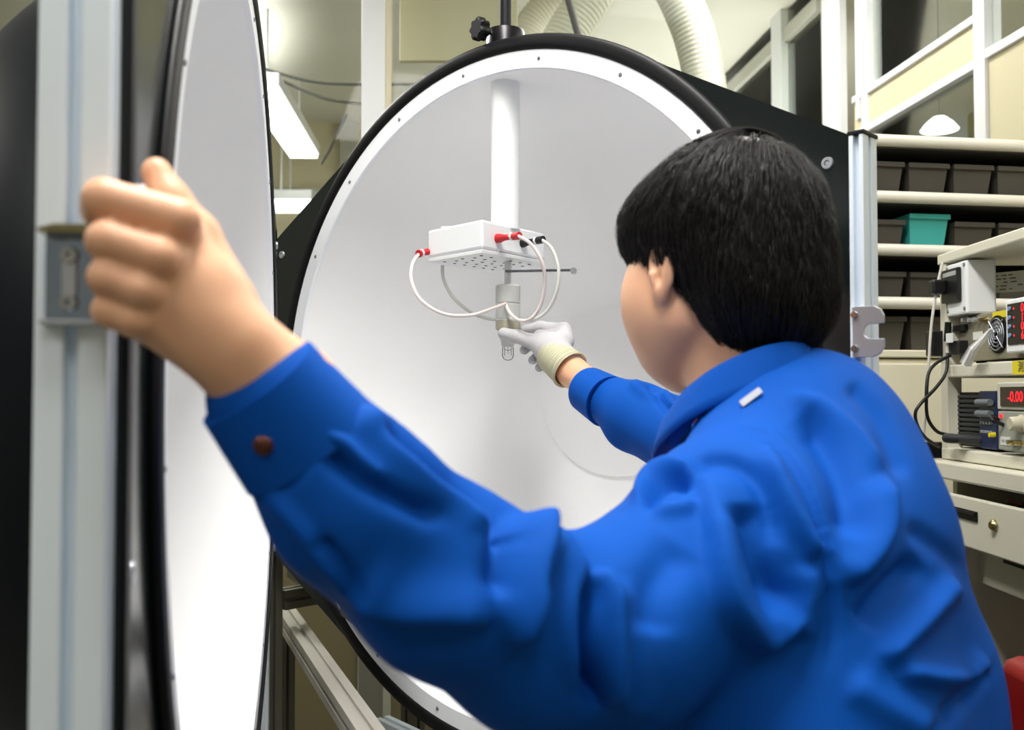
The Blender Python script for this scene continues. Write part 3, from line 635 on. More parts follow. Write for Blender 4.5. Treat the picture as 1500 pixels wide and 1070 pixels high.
# long instrument seen from its connector side
IM = mat('olive_grey_metal_case', (150, 144, 124), .42, .35, var=.05)
p = E(1392, 470, 0.02); q = E(1482, 470, 0.02)
li = thing('metal_instrument', 'olive grey metal case with a round fan on the middle shelf', 'instrument', (0.823, 1.9, zs), -math.pi/2)
hh = 0.090
bm = B(); box(bm, 0.035, q.x+0.02, 0.02, 0.36, 0.006, hh); obj('case', bm, IM, li, bevel=0.003)
for x in (0.06, 0.24):
    bm = B(); lathe(bm, [(0, 0), (0.009, 0), (0.009, 0.006), (0, 0.006)], 12, c=(x, 0.05, 0)); obj('foot', bm, BLACK, li)
c = E(1464, 490, 0.02); FZ = c.z-zs; FXX = c.x
bm = B(); lathe(bm, [(0.029, -0.003), (0.033, -0.003), (0.033, 0.0), (0.029, 0.0)], 28, 'y', (FXX, 0.02, FZ), close=True); lathe(bm, [(0, -0.001), (0.029, -0.001), (0.029, 0.0), (0, 0.0)], 28, 'y', (FXX, 0.02, FZ)); fn = obj('fan', bm, BLACK, li, smooth=True)
bm = B()
for r_ in (0.008, 0.0145, 0.021, 0.0275): lathe(bm, [(r_+0.0011*math.cos(a), -0.005+0.0011*math.sin(a)) for a in [0, 1.57, 3.14, 4.71]], 28, 'y', (FXX, 0.02, FZ), close=True)
for i in range(4):
    a = math.pi/4+i*math.pi/2; tube(bm, [(FXX+.005*math.cos(a), 0.0145, FZ+.005*math.sin(a)), (FXX+.034*math.cos(a), 0.0145, FZ+.034*math.sin(a))], 0.0012, 6)
obj('fan_guard', bm, BRUSH, fn)
bm = B()
for i in range(7):
    a = i*2*math.pi/7; d = .6
    vs = [bm.verts.new((FXX+r_*math.cos(a+da), 0.0185-yy, FZ+r_*math.sin(a+da))) for r_, da, yy in ((.007, 0, 0), (.026, 0, 0), (.026, d, .003), (.007, d, .003))]; bm.faces.new(vs)
obj('fan_blades', bm, mat('fan_grey', (120, 120, 120), .5), fn)
c = E(1403, 480, 0.02)
def ebox(name, px0, py0, px1, py1, y0, y1, m, par, base, bev=0.001):
    a, b = E(px0, py0, y1), E(px1, py1, y1); bm = B(); box(bm, a.x, b.x, y0, y1, b.z-base, a.z-base); return obj(name, bm, m, par, bevel=bev)
ebox('connector', 1399, 478, 1419, 484, 0.012, 0.02, BLKP, li, zs)
ebox('power_inlet', 1384, 503, 1419, 518, 0.004, 0.02, BLKP, li, zs)
ebox('paper_label', 1427, 487, 1441, 497, 0.0185, 0.0195, mat('paper_white', (0, 0, 0)), li, zs, 0)
ebox('yellow_label', 1456, 458, 1478, 464, 0.0185, 0.0195, mat('yellow_label', (228, 208, 30), .5), li, zs, 0)
for px in (1421, 1430, 1438, 1446):
    c = E(px, 469, 0.02); bm = B(); lathe(bm, [(0, -0.014), (0.0038, -0.014), (0.0045, -0.004), (0.006, -0.004), (0.006, 0)], 14, 'y', (c.x, 0.02, c.z-zs)); obj('coaxial_jack', bm, BRUSH if px != 1446 else BRASS, li, smooth=True)
bm = B(); tube(bm, [E(1390, 472, 0.0)-Vector((0, 0, zs)), E(1388, 500, 0.0)-Vector((0, 0, zs))], 0.006, 10); obj('plug', bm, BLKP, li, smooth=True)
ebox('adapter_plug', 1380, 486, 1391, 522, -0.02, 0.012, BLKP, li, zs, 0.003)
ebox('white_tag', 1391, 489, 1397, 502, -0.006, 0.0, PWHITE, li, zs, 0)
# meter with a red digit screen
p = E(1477, 440, -0.005)
pm = thing('power_meter', 'white framed meter with a black screen of red digits at the rack edge', 'instrument', (0.823, 1.9, zs), -math.pi/2)
x0 = p.x; zz0 = 0.012; zz1 = p.z-zs
bm = B(); box(bm, x0, x0+0.21, 0.0, 0.30, zz0, zz1); obj('case', bm, PWHITE, pm, bevel=0.004)
bm = B(); box(bm, x0, x0+0.21, -0.008, 0.002, zz0, zz1); bz = obj('bezel', bm, PWHITE, pm, bevel=0.003)
for dx in (0.03, 0.18):
    bm = B(); lathe(bm, [(0, 0), (0.008, 0), (0.008, zz0), (0, zz0)], 12, c=(x0+dx, 0.05, 0)); obj('foot', bm, BLACK, pm)
bm = B(); box(bm, x0+0.010, x0+0.2, -0.010, -0.008, zz0+0.014, zz1-0.008); scn = obj('screen', bm, mat('black_screen', (20, 16, 20), .15), bz)
RLED = mat('red_led_digits', (255, 30, 40), .5, emit=1.6); BLUB = mat('blue_button', (120, 150, 190), .5)
hs = (zz1-zz0-0.03)
for r_ in range(4):
    z = zz1-0.016-r_*hs/4
    bm = B(); lathe(bm, [(0, -0.0125), (0.0035, -0.0125), (0.004, -0.010)], 10, 'y', (x0+0.018, 0, z)); obj('button', bm, BLUB, scn)
    text('red_digits', ['0.000', '12.00', '0.845', '60.00'][r_], 0.019, RLED, T(x0+0.075, -0.0105, z-0.002) @ RX(90), scn)
    bm = B(); box(bm, x0+0.030, x0+0.033, -0.0108, -0.010, z-0.002, z+0.001); obj('indicator', bm, RLED, scn)
# dark vented instrument with blue front
vi = thing('vented_power_unit', 'black slatted power unit with a dark blue front on the bottom shelf', 'instrument', (0.823, 1.9, zbm), -math.pi/2)
zv = E(1400, 575, 0.02).z-zbm
xa, xb, xc = E(1388, 600, .02).x, E(1437, 600, .02).x, E(1462, 600, .02).x
bm = B(); box(bm, xa, xb, 0.024, 0.33, 0.004, zv); obj('case', bm, BLACK, vi, bevel=0.003)
ns = 11; bms = B(); box(bms, xa+0.002, xb-0.002, 0.0, 0.006, 0, (zv-0.01)/ns*0.62); s0 = None
for i in range(ns):
    if s0 is None: s = s0 = obj('slat', bms, mat('dark_slat', (40, 42, 46), .45), vi, bevel=0.0008)
    else: s = s0.copy(); link(s, vi)
    s.location = (0, 0.019, 0.008+i*(zv-0.01)/ns)
bm = B(); box(bm, xb, xc, 0.016, 0.33, 0.004, zv+0.002); bf = obj('blue_front', bm, mat('navy_panel', (34, 44, 78), .4), vi, bevel=0.002)
for py in (590, 607):
    c = E(1450, py, 0.0); bm = B(); tube(bm, [(xb+0.01, 0.008, c.z-zbm), (xc-0.004, 0.008, c.z-zbm)], 0.006, 12); obj('terminal', bm, mat('grey_terminal', (110, 116, 120), .4), bf, smooth=True)
for i in range(4):
    for j in range(2):
        bm = B(); lathe(bm, [(0, -0.004), (0.0025, -0.004), (0.003, 0)], 8, 'y', (xb+0.012+i*0.011, 0.016, 0.034+j*0.016)); obj('button', bm, BRUSH, bf)
bm = B(); lathe(bm, [(0, -0.01), (0.004, -0.01), (0.0045, 0)], 10, 'y', (xc-0.006, 0.016, 0.03)); obj('yellow_jack', bm, mat('yellow_label', (0, 0, 0)), bf)
bm = B(); c = E(1396, 643, -0.02); c.z -= zbm
tube(bm, [(c.x-0.03, -0.02, c.z), (c.x-0.01, -0.02, c.z), (c.x+0.015, -0.015, c.z), (c.x+0.025, 0.02, c.z)], [0.009, 0.0095, 0.0085, 0.007], 14); obj('power_plug', bm, mat('dark_slat', (0, 0, 0)), vi, smooth=True)
# bench power supply
p = E(1457, 560, -0.01)
ps = thing('power_supply', 'grey bench supply with a red digital readout and one large beige knob', 'instrument', (0.823, 1.9, zbm), -math.pi/2)
x0 = p.x; h_ = p.z-zbm; PSG = mat('grey_green_case', (158, 162, 150), .45); PSC = mat('pale_case', (198, 196, 182), .45)
bm = B(); box(bm, x0, x0+0.24, 0.0, 0.3, 0.006, h_); obj('case', bm, PSC, ps, bevel=0.004)
bm = B(); box(bm, x0+0.001, x0+0.239, -0.006, 0.0, 0.008, h_*0.60); fp = obj('front_plate', bm, PSG, ps, bevel=0.002)
bm = B(); box(bm, x0+0.001, x0+0.239, -0.007, 0.0, h_*0.62, h_-0.001); dpn = obj('display_bezel', bm, PSC, ps, bevel=0.002)
bm = B(); box(bm, x0+0.016, x0+0.2, -0.009, -0.007, h_*0.67, h_*0.93); sc2 = obj('display_window', bm, mat('brown_display', (54, 40, 36), .2), dpn)
text('red_digits', '-0.00', 0.024, RLED, T(x0+0.066, -0.0095, h_*0.79) @ RX(90), sc2)
c = E(1483, 621, -0.02); kx, kz = c.x, c.z-zbm
bm = B(); lathe(bm, [(0, -0.026), (0.0095, -0.026), (0.011, -0.024), (0.012, -0.010), (0.0145, -0.008), (0.0145, -0.006)], 28, 'y', (kx, 0, kz)); obj('knob', bm, mat('beige_knob', (196, 190, 168), .4), fp, smooth=True)
bm = B(); lathe(bm, [(0, -0.009), (0.003, -0.009), (0.0035, -0.006)], 10, 'y', (x0+0.014, 0, h_*0.53)); obj('indicator', bm, RLED, fp)
bm = B(); box(bm, x0+0.010, x0+0.042, -0.007, -0.006, 0.016, 0.03); obj('paper_label', bm, MT['paper_white'], fp); bm = B(); box(bm, x0+0.015, x0+0.024, -0.0074, -0.007, 0.0205, 0.0255); box(bm, x0+0.027, x0+0.037, -0.0074, -0.007, 0.0205, 0.0255); obj('faded_print', bm, mat('grey_label', (170, 172, 170), .5), fp)
for dx in (0.056, 0.075, 0.10):
    bm = B(); lathe(bm, [(0, -0.018), (0.004, -0.018), (0.005, -0.006)], 12, 'y', (x0+dx, 0, 0.022)); obj('jack', bm, BRASS, fp, smooth=True)
bm = B(); tube(bm, smoothpath([(x0+0.004, -0.006, kz+0.004), (x0+0.008, -0.02, kz+0.010), (x0+0.018, -0.022, kz+0.004), (x0+0.02, -0.006, kz-0.004)], 6), 0.0035, 8); obj('hook_lead', bm, BLKP, fp, smooth=True)
# yellow sticker on the shelf edge
c = E(1500, 521, 0.0)
bm = B(); box(bm, c.x-0.034, c.x+0.05, -0.0012, 0.0009, zs-0.023, zs-0.001); st = obj('yellow_sticker', bm, MT['yellow_label'], ER)
text('sticker_text', '測定', 0.019, mat('dark_ink', (0, 0, 0)), T(c.x+0.003, -0.0015, zs-0.012) @ RX(90), st)
# plastic film hanging over the shelf, cables
PF = mat('clear_film', (236, 236, 236), .25, alpha=.55)
fl = thing('plastic_film', 'crumpled clear film strip hanging from the fan over the middle shelf edge', 'plastic film', W(1440, 505, 1.74))
bm = B(); pts = [(1453, 482, 1.70), (1440, 496, 1.715), (1425, 512, 1.735), (1414, 534, 1.76)]; wds = [3, 5, 7, 9]; fo = fl.location; prev = None
for k in range(3):
    prev = None
    for (px, py, Y), w_ in zip(pts, wds):
        o1 = W(px-w_+k*2, py-w_*0.4+k, Y-0.02*k*0.3) - fo; o2 = W(px+w_-k*3, py+w_*0.4, Y-0.012*k)-fo
        cur = (bm.verts.new(o1), bm.verts.new((o1+o2)/2+Vector((-.003, -.004, 0))), bm.verts.new(o2))
        if prev: bm.faces.new((prev[0], prev[1], cur[1], cur[0])); bm.faces.new((prev[1], prev[2], cur[2], cur[1]))
        prev = cur
sf = obj('film_sheet', bm, PF, fl); md = sf.modifiers.new('thickness', 'SOLIDIFY'); md.thickness = 0.0006
BC = mat('black_cable', (26, 28, 26), .45)
bm = B(); tube(bm, smoothpath([W(1388, 518, 1.86), W(1386, 545, 1.85), W(1372, 567, 1.84), W(1350, 590, 1.83), W(1341, 605, 1.83), W(1344, 624, 1.84), W(1356, 642, 1.85), W(1376, 655, 1.87)]), 0.0032, 10); tag(obj('power_cable', bm, BC, smooth=True), 'black cable looping widest from the rack corner over the beige cabinet', 'cable', 'black cables by the ivory rack')
bm = B(); tube(bm, smoothpath([W(1392, 521, 1.86), W(1372, 532, 1.85), W(1360, 548, 1.845), W(1357, 580, 1.84), W(1359, 612, 1.85), W(1372, 632, 1.86), W(1388, 637, 1.87)]), 0.0032, 10); tag(obj('power_cable', bm, BC, smooth=True), 'black cable hugging the ivory rack corner inside the wider loop', 'cable', 'black cables by the ivory rack')
bm = B(); tube(bm, smoothpath([W(1381, 384, 1.86), W(1373, 420, 1.86), W(1364, 480, 1.86), W(1359, 560, 1.86), W(1353, 640, 1.87), W(1352, 670, 1.875)]), 0.0026, 10); tag(obj('white_cord', bm, mat('white_cord_plastic', (210, 208, 198), .5), smooth=True), 'thin white cord hanging from the top corner of the ivory rack', 'cord')
# power strip at the rack foot and red stool below the bench
bm = B(); box(bm, -0.06, 0.06, -0.02, 0.02, 0, 0.03); t = tag(obj('power_strip', bm, BLACK, bevel=0.004), 'black power strip end on the bench behind the rack corner', 'power strip'); t.location = (0.815, 1.945, zd+0.0005)
bm = B(); box(bm, -0.05, -0.02, -0.014, 0.014, 0.03, 0.034); obj('switch', bm, mat('dark_slat', (0, 0, 0)), t)
t = thing('red_chair', 'dark red chair whose padded back stands behind the worker at the bench', 'chair', (0.95, 1.15, 0))
RED = mat('dark_red_upholstery', (150, 14, 20), .45)
zz = W(1490, 1000, 1.2).z
bm = B(); box(bm, -0.30, -0.25, -0.19, 0.19, zz-0.36, zz); obj('backrest', bm, RED, t, smooth=True, bevel=0.02)
bm = B(); box(bm, -0.253, -0.245, -0.13, 0.13, zz-0.30, zz-0.05); obj('back_shell', bm, BLACK, t, bevel=0.003)
bm = B(); box(bm, -0.21, 0.2, -0.2, 0.2, 0.46, 0.53); obj('seat', bm, RED, t, smooth=True, bevel=0.025)
bm = B(); tube(bm, [(-0.24, 0, zz-0.2), (-0.24, 0, 0.5), (-0.1, 0, 0.45)], 0.016, 10); obj('back_bracket', bm, BLACK, t, smooth=True)
bm = B(); tube(bm, [(0, 0, 0.1), (0, 0, 0.46)], 0.022, 16); obj('gas_column', bm, BLACK, t, smooth=True)
for i in range(5):
    a = i*2*math.pi/5; bm = B(); tube(bm, [(0.02*math.cos(a), 0.02*math.sin(a), 0.12), (0.26*math.cos(a), 0.26*math.sin(a), 0.06)], [0.018, 0.012], 10); lathe(bm, [(0, 0), (0.02, 0.004), (0.025, 0.025), (0.02, 0.045), (0, 0.05)], 12, c=(0.26*math.cos(a), 0.26*math.sin(a), 0)); obj('leg', bm, BLACK, t, smooth=True)
# white cabinet seen low beside the worker
p = W(1470, 900, 1.95)
t = thing('low_cabinet', 'pale low cabinet under the bench behind the red chair', 'cabinet', (0.98, 2.02, 0))
bm = B(); box(bm, -0.12, 0.28, -0.07, 0.1, 0.02, p.z+0.06); obj('body', bm, mat('pale_grey_board', (176, 174, 168), .6), t, bevel=0.004)
bm = B(); box(bm, -0.1, 0.26, -0.082, -0.07, 0.06, p.z+0.04); dd = obj('door', bm, MT['pale_grey_board'], t, bevel=0.003)
bm = B(); box(bm, -0.07, -0.06, -0.10, -0.082, 0.6, 0.72); obj('handle', bm, BRUSH, dd)
# dark machine standing far off behind the open door (left edge of the view)
t = thing('machine_frame', 'dark equipment frame standing beyond the open door by the far wall', 'machine', (-2.75, 3.5, 0), 0.2)
for (x, y) in ((-.4, -.3), (.4, -.3), (-.4, .3), (.4, .3)):
    bm = B(); box(bm, x-.03, x+.03, y-.03, y+.03, 0, 2.85); obj('upright', bm, mat('dark_machine_green', (52, 58, 50), .5, .3), t)
for z in (0.9, 1.8, 2.7):
    bm = B(); box(bm, -.43, .43, -.33, .33, z, z+.05); obj('deck', bm, MT['dark_machine_green'], t)
bm = B(); box(bm, -.36, .36, -.25, .25, 0.95, 1.6); obj('machine_body', bm, mat('machine_grey', (120, 122, 112), .5), t, bevel=.01)
for s in (-1, 1):
    bm = B(); tube(bm, [(s*.38, -.3, 1.85), (-s*.38, -.3, 2.7)], 0.012, 8); obj('cross_brace', bm, BRUSH, t)
# ------------------------------------------------------------ signed distance modelling for the worker
V3 = lambda v: np.array([v[0], v[1], v[2]], dtype=np.float64)
def cap(a, b, ra, rb=None): return ('c', V3(a), V3(b), ra, ra if rb is None else rb)
def ell(c, r, R=None): return ('e', V3(c), V3(r), None if R is None else np.array(R))
def uni(k, *ch): return ('u', k, list(ch))
def sub(k, a, b): return ('s', k, a, b)
def sdf(n, P, cen=None, rad=0.0):
    t = n[0]
    if t == 'c':
        a, b = n[1], n[2]; ba = b-a; L = max(ba @ ba, 1e-12)
        pa = P-a; h = np.clip((pa @ ba)/L, 0, 1)
        return np.sqrt(((pa-h[:, None]*ba)**2).sum(1)) - (n[3]+(n[4]-n[3])*h)
    if t == 'e':
        p = P-n[1]
        if n[3] is not None: p = p @ n[3]
        k0 = np.sqrt(((p/n[2])**2).sum(1)); k1 = np.sqrt(((p/n[2]**2)**2).sum(1))
        return np.where(k0 < 1e-6, -n[2].min(), k0*(k0-1)/np.maximum(k1, 1e-9))
    if t == 'u':
        k, ch = n[1], n[2]
        if cen is not None:
            ds = [sdf(c, cen)[0] for c in ch]; m = min(ds); ch = [c for c, d in zip(ch, ds) if d < m+2.6*rad+1.2*k]
        r = None
        for c in ch:
            d = sdf(c, P, cen, rad)
            if r is None: r = d
            elif k <= 0: r = np.minimum(r, d)
            else:
                h = np.maximum(k-np.abs(r-d), 0)/k; r = np.minimum(r, d)-h*h*k*0.25
        return r
    if t == 's':
        k = n[1]; a = sdf(n[2], P, cen, rad); b = -sdf(n[3], P)
        h = np.maximum(k-np.abs(a-b), 0)/k; return np.maximum(a, b)+h*h*k*0.25
def mesh_sdf(tree, lo, hi, res, nb=12, smooth=2):
    lo = np.array(lo, float); n = np.ceil((np.array(hi)-lo)/res/nb).astype(int)
    bc = np.stack(np.meshgrid(*[np.arange(m) for m in n], indexing='ij'), -1).reshape(-1, 3)
    cen = lo+(bc+0.5)*nb*res; rad = nb*res*0.5*math.sqrt(3)
    d = sdf(tree, cen); bc = bc[np.abs(d) < rad*1.5]
    g = np.stack(np.meshgrid(*[np.arange(nb+1)]*3, indexing='ij'), -1).reshape(-1, 3)
    N = n*nb+2; st = np.array([N[1]*N[2], N[2], 1], dtype=np.int64)
    cid_l, cp_l, face_l = [], [], []
    co = np.array([(i, j, k) for i in (0, 1) for j in (0, 1) for k in (0, 1)])
    ed = [(a, b) for a in range(8) for b in range(a+1, 8) if np.abs(co[a]-co[b]).sum() == 1]
    for b in bc:
        gi = g+b*nb; P = lo+gi*res
        c0 = (lo+(b+0.5)*nb*res)[None]
        D = sdf(tree, P, c0, rad)
        if D.min() > 0 or D.max() < 0: continue
        D = D.reshape(nb+1, nb+1, nb+1)
        C = np.stack([D[i:nb+i, j:nb+j, k:nb+k].reshape(-1) for i, j, k in co], 1)
        neg = C < 0; s = neg.sum(1); act = np.where((s > 0) & (s < 8))[0]
        if len(act):
            ci = np.stack(np.unravel_index(act, (nb,)*3), 1); Ca = C[act]; acc = np.zeros((len(act), 3)); cnt = np.zeros(len(act))
            for a, e in ed:
                m = (Ca[:, a] < 0) != (Ca[:, e] < 0); t = Ca[:, a]/np.where(m, Ca[:, a]-Ca[:, e], 1)
                acc += np.where(m[:, None], co[a]+t[:, None]*(co[e]-co[a]), 0); cnt += m
            gc = ci+b*nb; cid_l.append(gc @ st); cp_l.append(lo+(gc+acc/cnt[:, None])*res)
        for ax in range(3):
            sl0 = [slice(0, nb)]*3; sl1 = list(sl0); sl1[ax] = slice(1, nb+1)
            a0 = D[tuple(sl0)] < 0; a1 = D[tuple(sl1)] < 0; w = np.argwhere(a0 != a1)
            if len(w):
                fl = a0[tuple(w.T)]; gw = (w+b*nb) @ st; u, v = st[(ax+1) % 3], st[(ax+2) % 3]
                q = np.stack([gw, gw-u, gw-u-v, gw-v], 1); q[~fl] = q[~fl][:, ::-1]; face_l.append(q)
    cid = np.concatenate(cid_l); cp = np.concatenate(cp_l); o = np.argsort(cid); cid, cp = cid[o], cp[o]
    fq = np.concatenate(face_l); ix = np.searchsorted(cid, fq); ix = np.minimum(ix, len(cid)-1); ok = (cid[ix] == fq).all(1); Fq = ix[ok]
    Vv = cp
    for _ in range(smooth): Vv = lap(Vv, Fq)
    return Vv, Fq
def lap(V, Fq, w=0.5):
    E_ = np.concatenate([Fq[:, [0, 1]], Fq[:, [1, 2]], Fq[:, [2, 3]], Fq[:, [3, 0]]]); s = np.zeros_like(V); c = np.zeros(len(V))
    for a, b in ((0, 1), (1, 0)):
        for k in range(3): s[:, k] += np.bincount(E_[:, a], V[E_[:, b], k], len(V))
        c += np.bincount(E_[:, a], minlength=len(V))
    return V+w*(s/np.maximum(c, 1)[:, None]-V)
def normals(V, Fq):
    n = np.cross(V[Fq[:, 2]]-V[Fq[:, 0]], V[Fq[:, 3]]-V[Fq[:, 1]]); N = np.zeros_like(V)
    for j in range(4):
        for k in range(3): N[:, k] += np.bincount(Fq[:, j], n[:, k], len(V))
    return N/np.maximum(np.linalg.norm(N, axis=1), 1e-12)[:, None]
def np_obj(name, V, Fq, m, parent, off=(0, 0, 0)):
    me = bpy.data.meshes.new(name); me.vertices.add(len(V)); me.vertices.foreach_set('co', (V-np.array(off)).astype(np.float32).ravel())
    me.loops.add(Fq.size); me.loops.foreach_set('vertex_index', Fq.astype(np.int32).ravel()); me.polygons.add(len(Fq))
    me.polygons.foreach_set('loop_start', np.arange(len(Fq), dtype=np.int32)*Fq.shape[1]); me.update(calc_edges=True); me.validate()
    me.polygons.foreach_set('use_smooth', np.ones(len(me.polygons), bool)); me.materials.append(m)
    return link(bpy.data.objects.new(name, me), parent)
# ------------------------------------------------------------ the worker
WP = Vector((0.30, 0.95, 0))
wk = thing('person', 'person with short black hair in a blue work jacket reaching into the white sphere', 'person', WP)
SKIN = mat('skin', (224, 172, 138), .48, sss=.25, bump=.05, bscale=400, var=.05, vscale=20)
HY = math.radians(34); HO = W(1052, 368, 1.04)
hf = Vector((-math.sin(HY), math.cos(HY), 0)); hr = Vector((math.cos(HY), math.sin(HY), 0)); hp = math.radians(-9)
hu = Vector((0, 0, 1)); hf2 = (hf*math.cos(hp)+hu*math.sin(hp)); hu2 = hr.cross(hf2)
HR = np.array([hr, hf2, hu2]).T      # columns: right, forward, up
def H(x, y, z): return HO+hr*x+hf2*y+hu2*z
def hell(c, r): return ell(H(*c), r, HR)
def hcap(a, b, ra, rb=None): return cap(H(*a), H(*b), ra, rb)
head = uni(0.034,
    hell((0, -0.012, 0.018), (0.076, 0.096, 0.090)), hell((0, 0.030, -0.035), (0.068, 0.068, 0.085)),
    hcap((0, 0.060, -0.108), (0, 0.072, -0.114), 0.026), hcap((-0.054, 0.005, -0.078), (-0.034, 0.062, -0.102), 0.023, 0.023), hcap((0.054, 0.005, -0.078), (0.034, 0.062, -0.102), 0.023, 0.023),
    hell((-0.051, 0.048, -0.050), (0.033, 0.040, 0.048)), hell((0.051, 0.048, -0.050), (0.033, 0.040, 0.048)))
face = uni(0.008, head, hcap((0, 0.092, -0.01), (0, 0.106, -0.042), 0.007, 0.010), hell((-0.011, 0.098, -0.047), (.008, .009, .007)), hell((0.011, 0.098, -0.047), (.008, .009, .007)),
    hcap((-0.04, 0.086, 0.004), (0.04, 0.086, 0.004), 0.009), hcap((-0.017, 0.094, -0.073), (0.017, 0.094, -0.073), 0.006), hcap((-0.014, 0.092, -0.082), (0.014, 0.092, -0.082), 0.0065))
face = sub(0.006, face, uni(0, hell((-0.032, 0.100, -0.014), (.015, .012, .009)), hell((0.032, 0.100, -0.014), (.015, .012, .009))))
def ear(s):
    a = math.radians(5)*s
    er = hr*math.cos(a)-hf2*math.sin(a); ef = hr*math.sin(a)+hf2*math.cos(a)        # local axes of the flared ear
    ER_ = np.array([er, ef, hu2]).T; c = H(s*0.0865, -0.002, -0.026)
    def q(x, y, z): return c+er*(s*x)+ef*y+hu2*z
    base = uni(0.006, ell(c, (.0062, .0165, .0285), ER_), ell(q(-.002, .006, -.024), (.0055, .0095, .0125), ER_), ell(c+hr*(-s*.008)+hf2*.004, (.010, .010, .022), HR))
    base = sub(0.004, base, uni(0.002, ell(q(.0070, .003, .007), (.0080, .0102, .0170), ER_), ell(q(.005, .004, -.008), (.0060, .0074, .0095), ER_)))
    return uni(0.003, base, cap(q(.002, .010, -.004), q(.002, .009, -.013), .0042, .0035))
headg = uni(0.006, face, ear(-1), ear(1))
NB = W(1125, 640, 1.0)
neck = uni(0.03, cap(H(0, -0.028, -0.05), NB, 0.056, 0.060), cap(H(0, 0.01, -0.09), NB+Vector((-.02, .02, .03)), 0.040, 0.05))
LSH, RSH = W(1075, 790, .85), W(1275, 690, 1.13)
LEL, REL = W(775, 935, .71), W(1035, 670, 1.27)
LWR, RWR = W(385, 552, .597), W(838, 545, 1.535)
torso = uni(0.05, cap(W(1150, 720, .93), W(1250, 690, 1.06), .05, .05), ell(W(1210, 880, .98), (.10, .09, .20)), cap(W(1200, 1050, .96), W(1250, 1080, 1.02), .075))
arms = uni(0.02, cap(LSH, LEL, .042, .028), cap(RSH, REL, .045, .038), cap(LEL, W(450, 612, .612), .026, .0235), cap(W(450, 612, .612), W(418, 578, .607), .0235, .029), cap(W(418, 578, .607), W(372, 540, .597), .029, .0265), cap(REL, W(880, 576, 1.475), .034, .026), cap(W(880, 576, 1.475), RWR, .026, .0235))
# bare hand closing on the post (pixel, depth) for every joint
def wc(a, b, ra, rb): return cap(W(*a), W(*b), ra, rb)
MC = [(262, 322, .558), (234, 376, .549), (208, 425, .549), (196, 468, .555)]
PI_ = [(152, 292, .549), (155, 352, .543), (156, 406, .545), (160, 455, .551)]
DI = [(146, 306, .571), (158, 358, .565), (162, 410, .566), (168, 457, .569)]
TI = [(172, 322, .578), (190, 366, .575), (196, 414, .576), (200, 458, .578)]
rf = [.0116, .0107, .0102, .0094]
fing = []
for m_, p_, d_, t_, r_ in zip(MC, PI_, DI, TI, rf):
    fing.append(uni(0.003, wc(m_, p_, r_*1.08, r_*1.02), wc(p_, d_, r_*1.0, r_*.9), wc(d_, t_, r_*.9, r_*.82)))
FG = uni(0.0015, *fing)
palm = uni(0.012, wc((375, 545, .597), (330, 480, .588), .026, .024), wc((335, 500, .587), (262, 338, .572), .018, .0125), wc((345, 500, .580), (242, 386, .562), .020, .013), wc((338, 512, .582), (220, 430, .561), .020, .013), wc((345, 535, .586), (212, 470, .566), .019, .012),
    wc((310, 420, .580), (270, 440, .578), .016, .014))
thumb = uni(0.006, wc((335, 440, .592), (287, 345, .590), .0165, .0135), wc((287, 345, .590), (250, 295, .590), .0135, .0115), wc((250, 295, .590), (229, 252, .592), .0115, .0090))
knuck = uni(0.004, *[ell(W(a, b, c-.004), (.008, .008, .008)) for a, b, c in MC])
lhand = uni(0.006, uni(0.007, palm, FG), knuck, thumb)
rstub = uni(0.01, cap(RWR, W(812, 516, 1.566), .021, .018), cap(W(806, 510, 1.568), W(770, 498, 1.59), .006, .005), cap(W(826, 496, 1.588), W(826, 485, 1.611), .006, .005), cap(W(806, 516, 1.584), W(784, 505, 1.608), .005, .004), cap(W(810, 522, 1.582), W(792, 521, 1.604), .005, .004), cap(W(816, 527, 1.576), W(802, 530, 1.592), .005, .004))
body = uni(0.012, headg, neck, torso, arms, lhand, rstub)
Vb, Fb = mesh_sdf(body, (-0.34, 0.50, 0.98), (0.62, 1.68, 1.75), 0.0024, 14, 2)
np_obj('body', Vb, Fb, SKIN, wk, WP)
# eyes
for s in (-1, 1):
    bm = B(); lathe(bm, [(0.0115*math.sin(a), 0.0115*math.cos(a)) for a in [math.pi*i/12 for i in range(13)]], 20, M=aim(H(s*0.032, 0.0855, -0.013), hf2)); e = obj('eye', bm, mat('eye_white', (235, 232, 226), .2), wk, WP, smooth=True)
    bm = B(); lathe(bm, [(0.0052, 0.0105), (0.004, 0.0112), (0, 0.0120)], 16, M=aim(H(s*0.032, 0.0855, -0.013), hf2)); obj('iris', bm, mat('dark_brown_iris', (40, 24, 16), .15), e, WP, smooth=True)
# ---- hair
HAIR = mat('black_hair', (17, 13, 12), .38, spec=.4)
hairout = uni(0.03, hell((0, -0.018, 0.016), (0.091, 0.105, 0.096)), hell((0.0, -0.058, -0.052), (0.077, 0.060, 0.078)), hell((0, 0.040, 0.034), (0.077, 0.060, 0.052)))
cutf = uni(0.01, hell((0, 0.128, -0.085), (0.14, 0.095, 0.098)), hell((-0.105, 0.016, -0.092), (0.055, 0.055, 0.058)), hell((0.105, 0.016, -0.092), (0.055, 0.055, 0.058)), hell((-0.098, 0.002, -0.030), (0.026, 0.021, 0.031)), hell((0.098, 0.002, -0.030), (0.026, 0.021, 0.031)),
           hell((0, -0.02, -0.180), (0.16, 0.16, 0.062)))
hcapsdf = uni(0.008, sub(0.012, hairout, cutf), hell((-0.0745, 0.021, -0.030), (.006, .009, .026)), hell((0.0745, 0.021, -0.030), (.006, .009, .026)))
Vh, Fh = mesh_sdf(hcapsdf, np.array(HO)-0.17, np.array(HO)+0.17, 0.003, 12, 2)
hb = np_obj('hair', Vh, Fh, HAIR, wk, WP)
rng = np.random.RandomState(7)
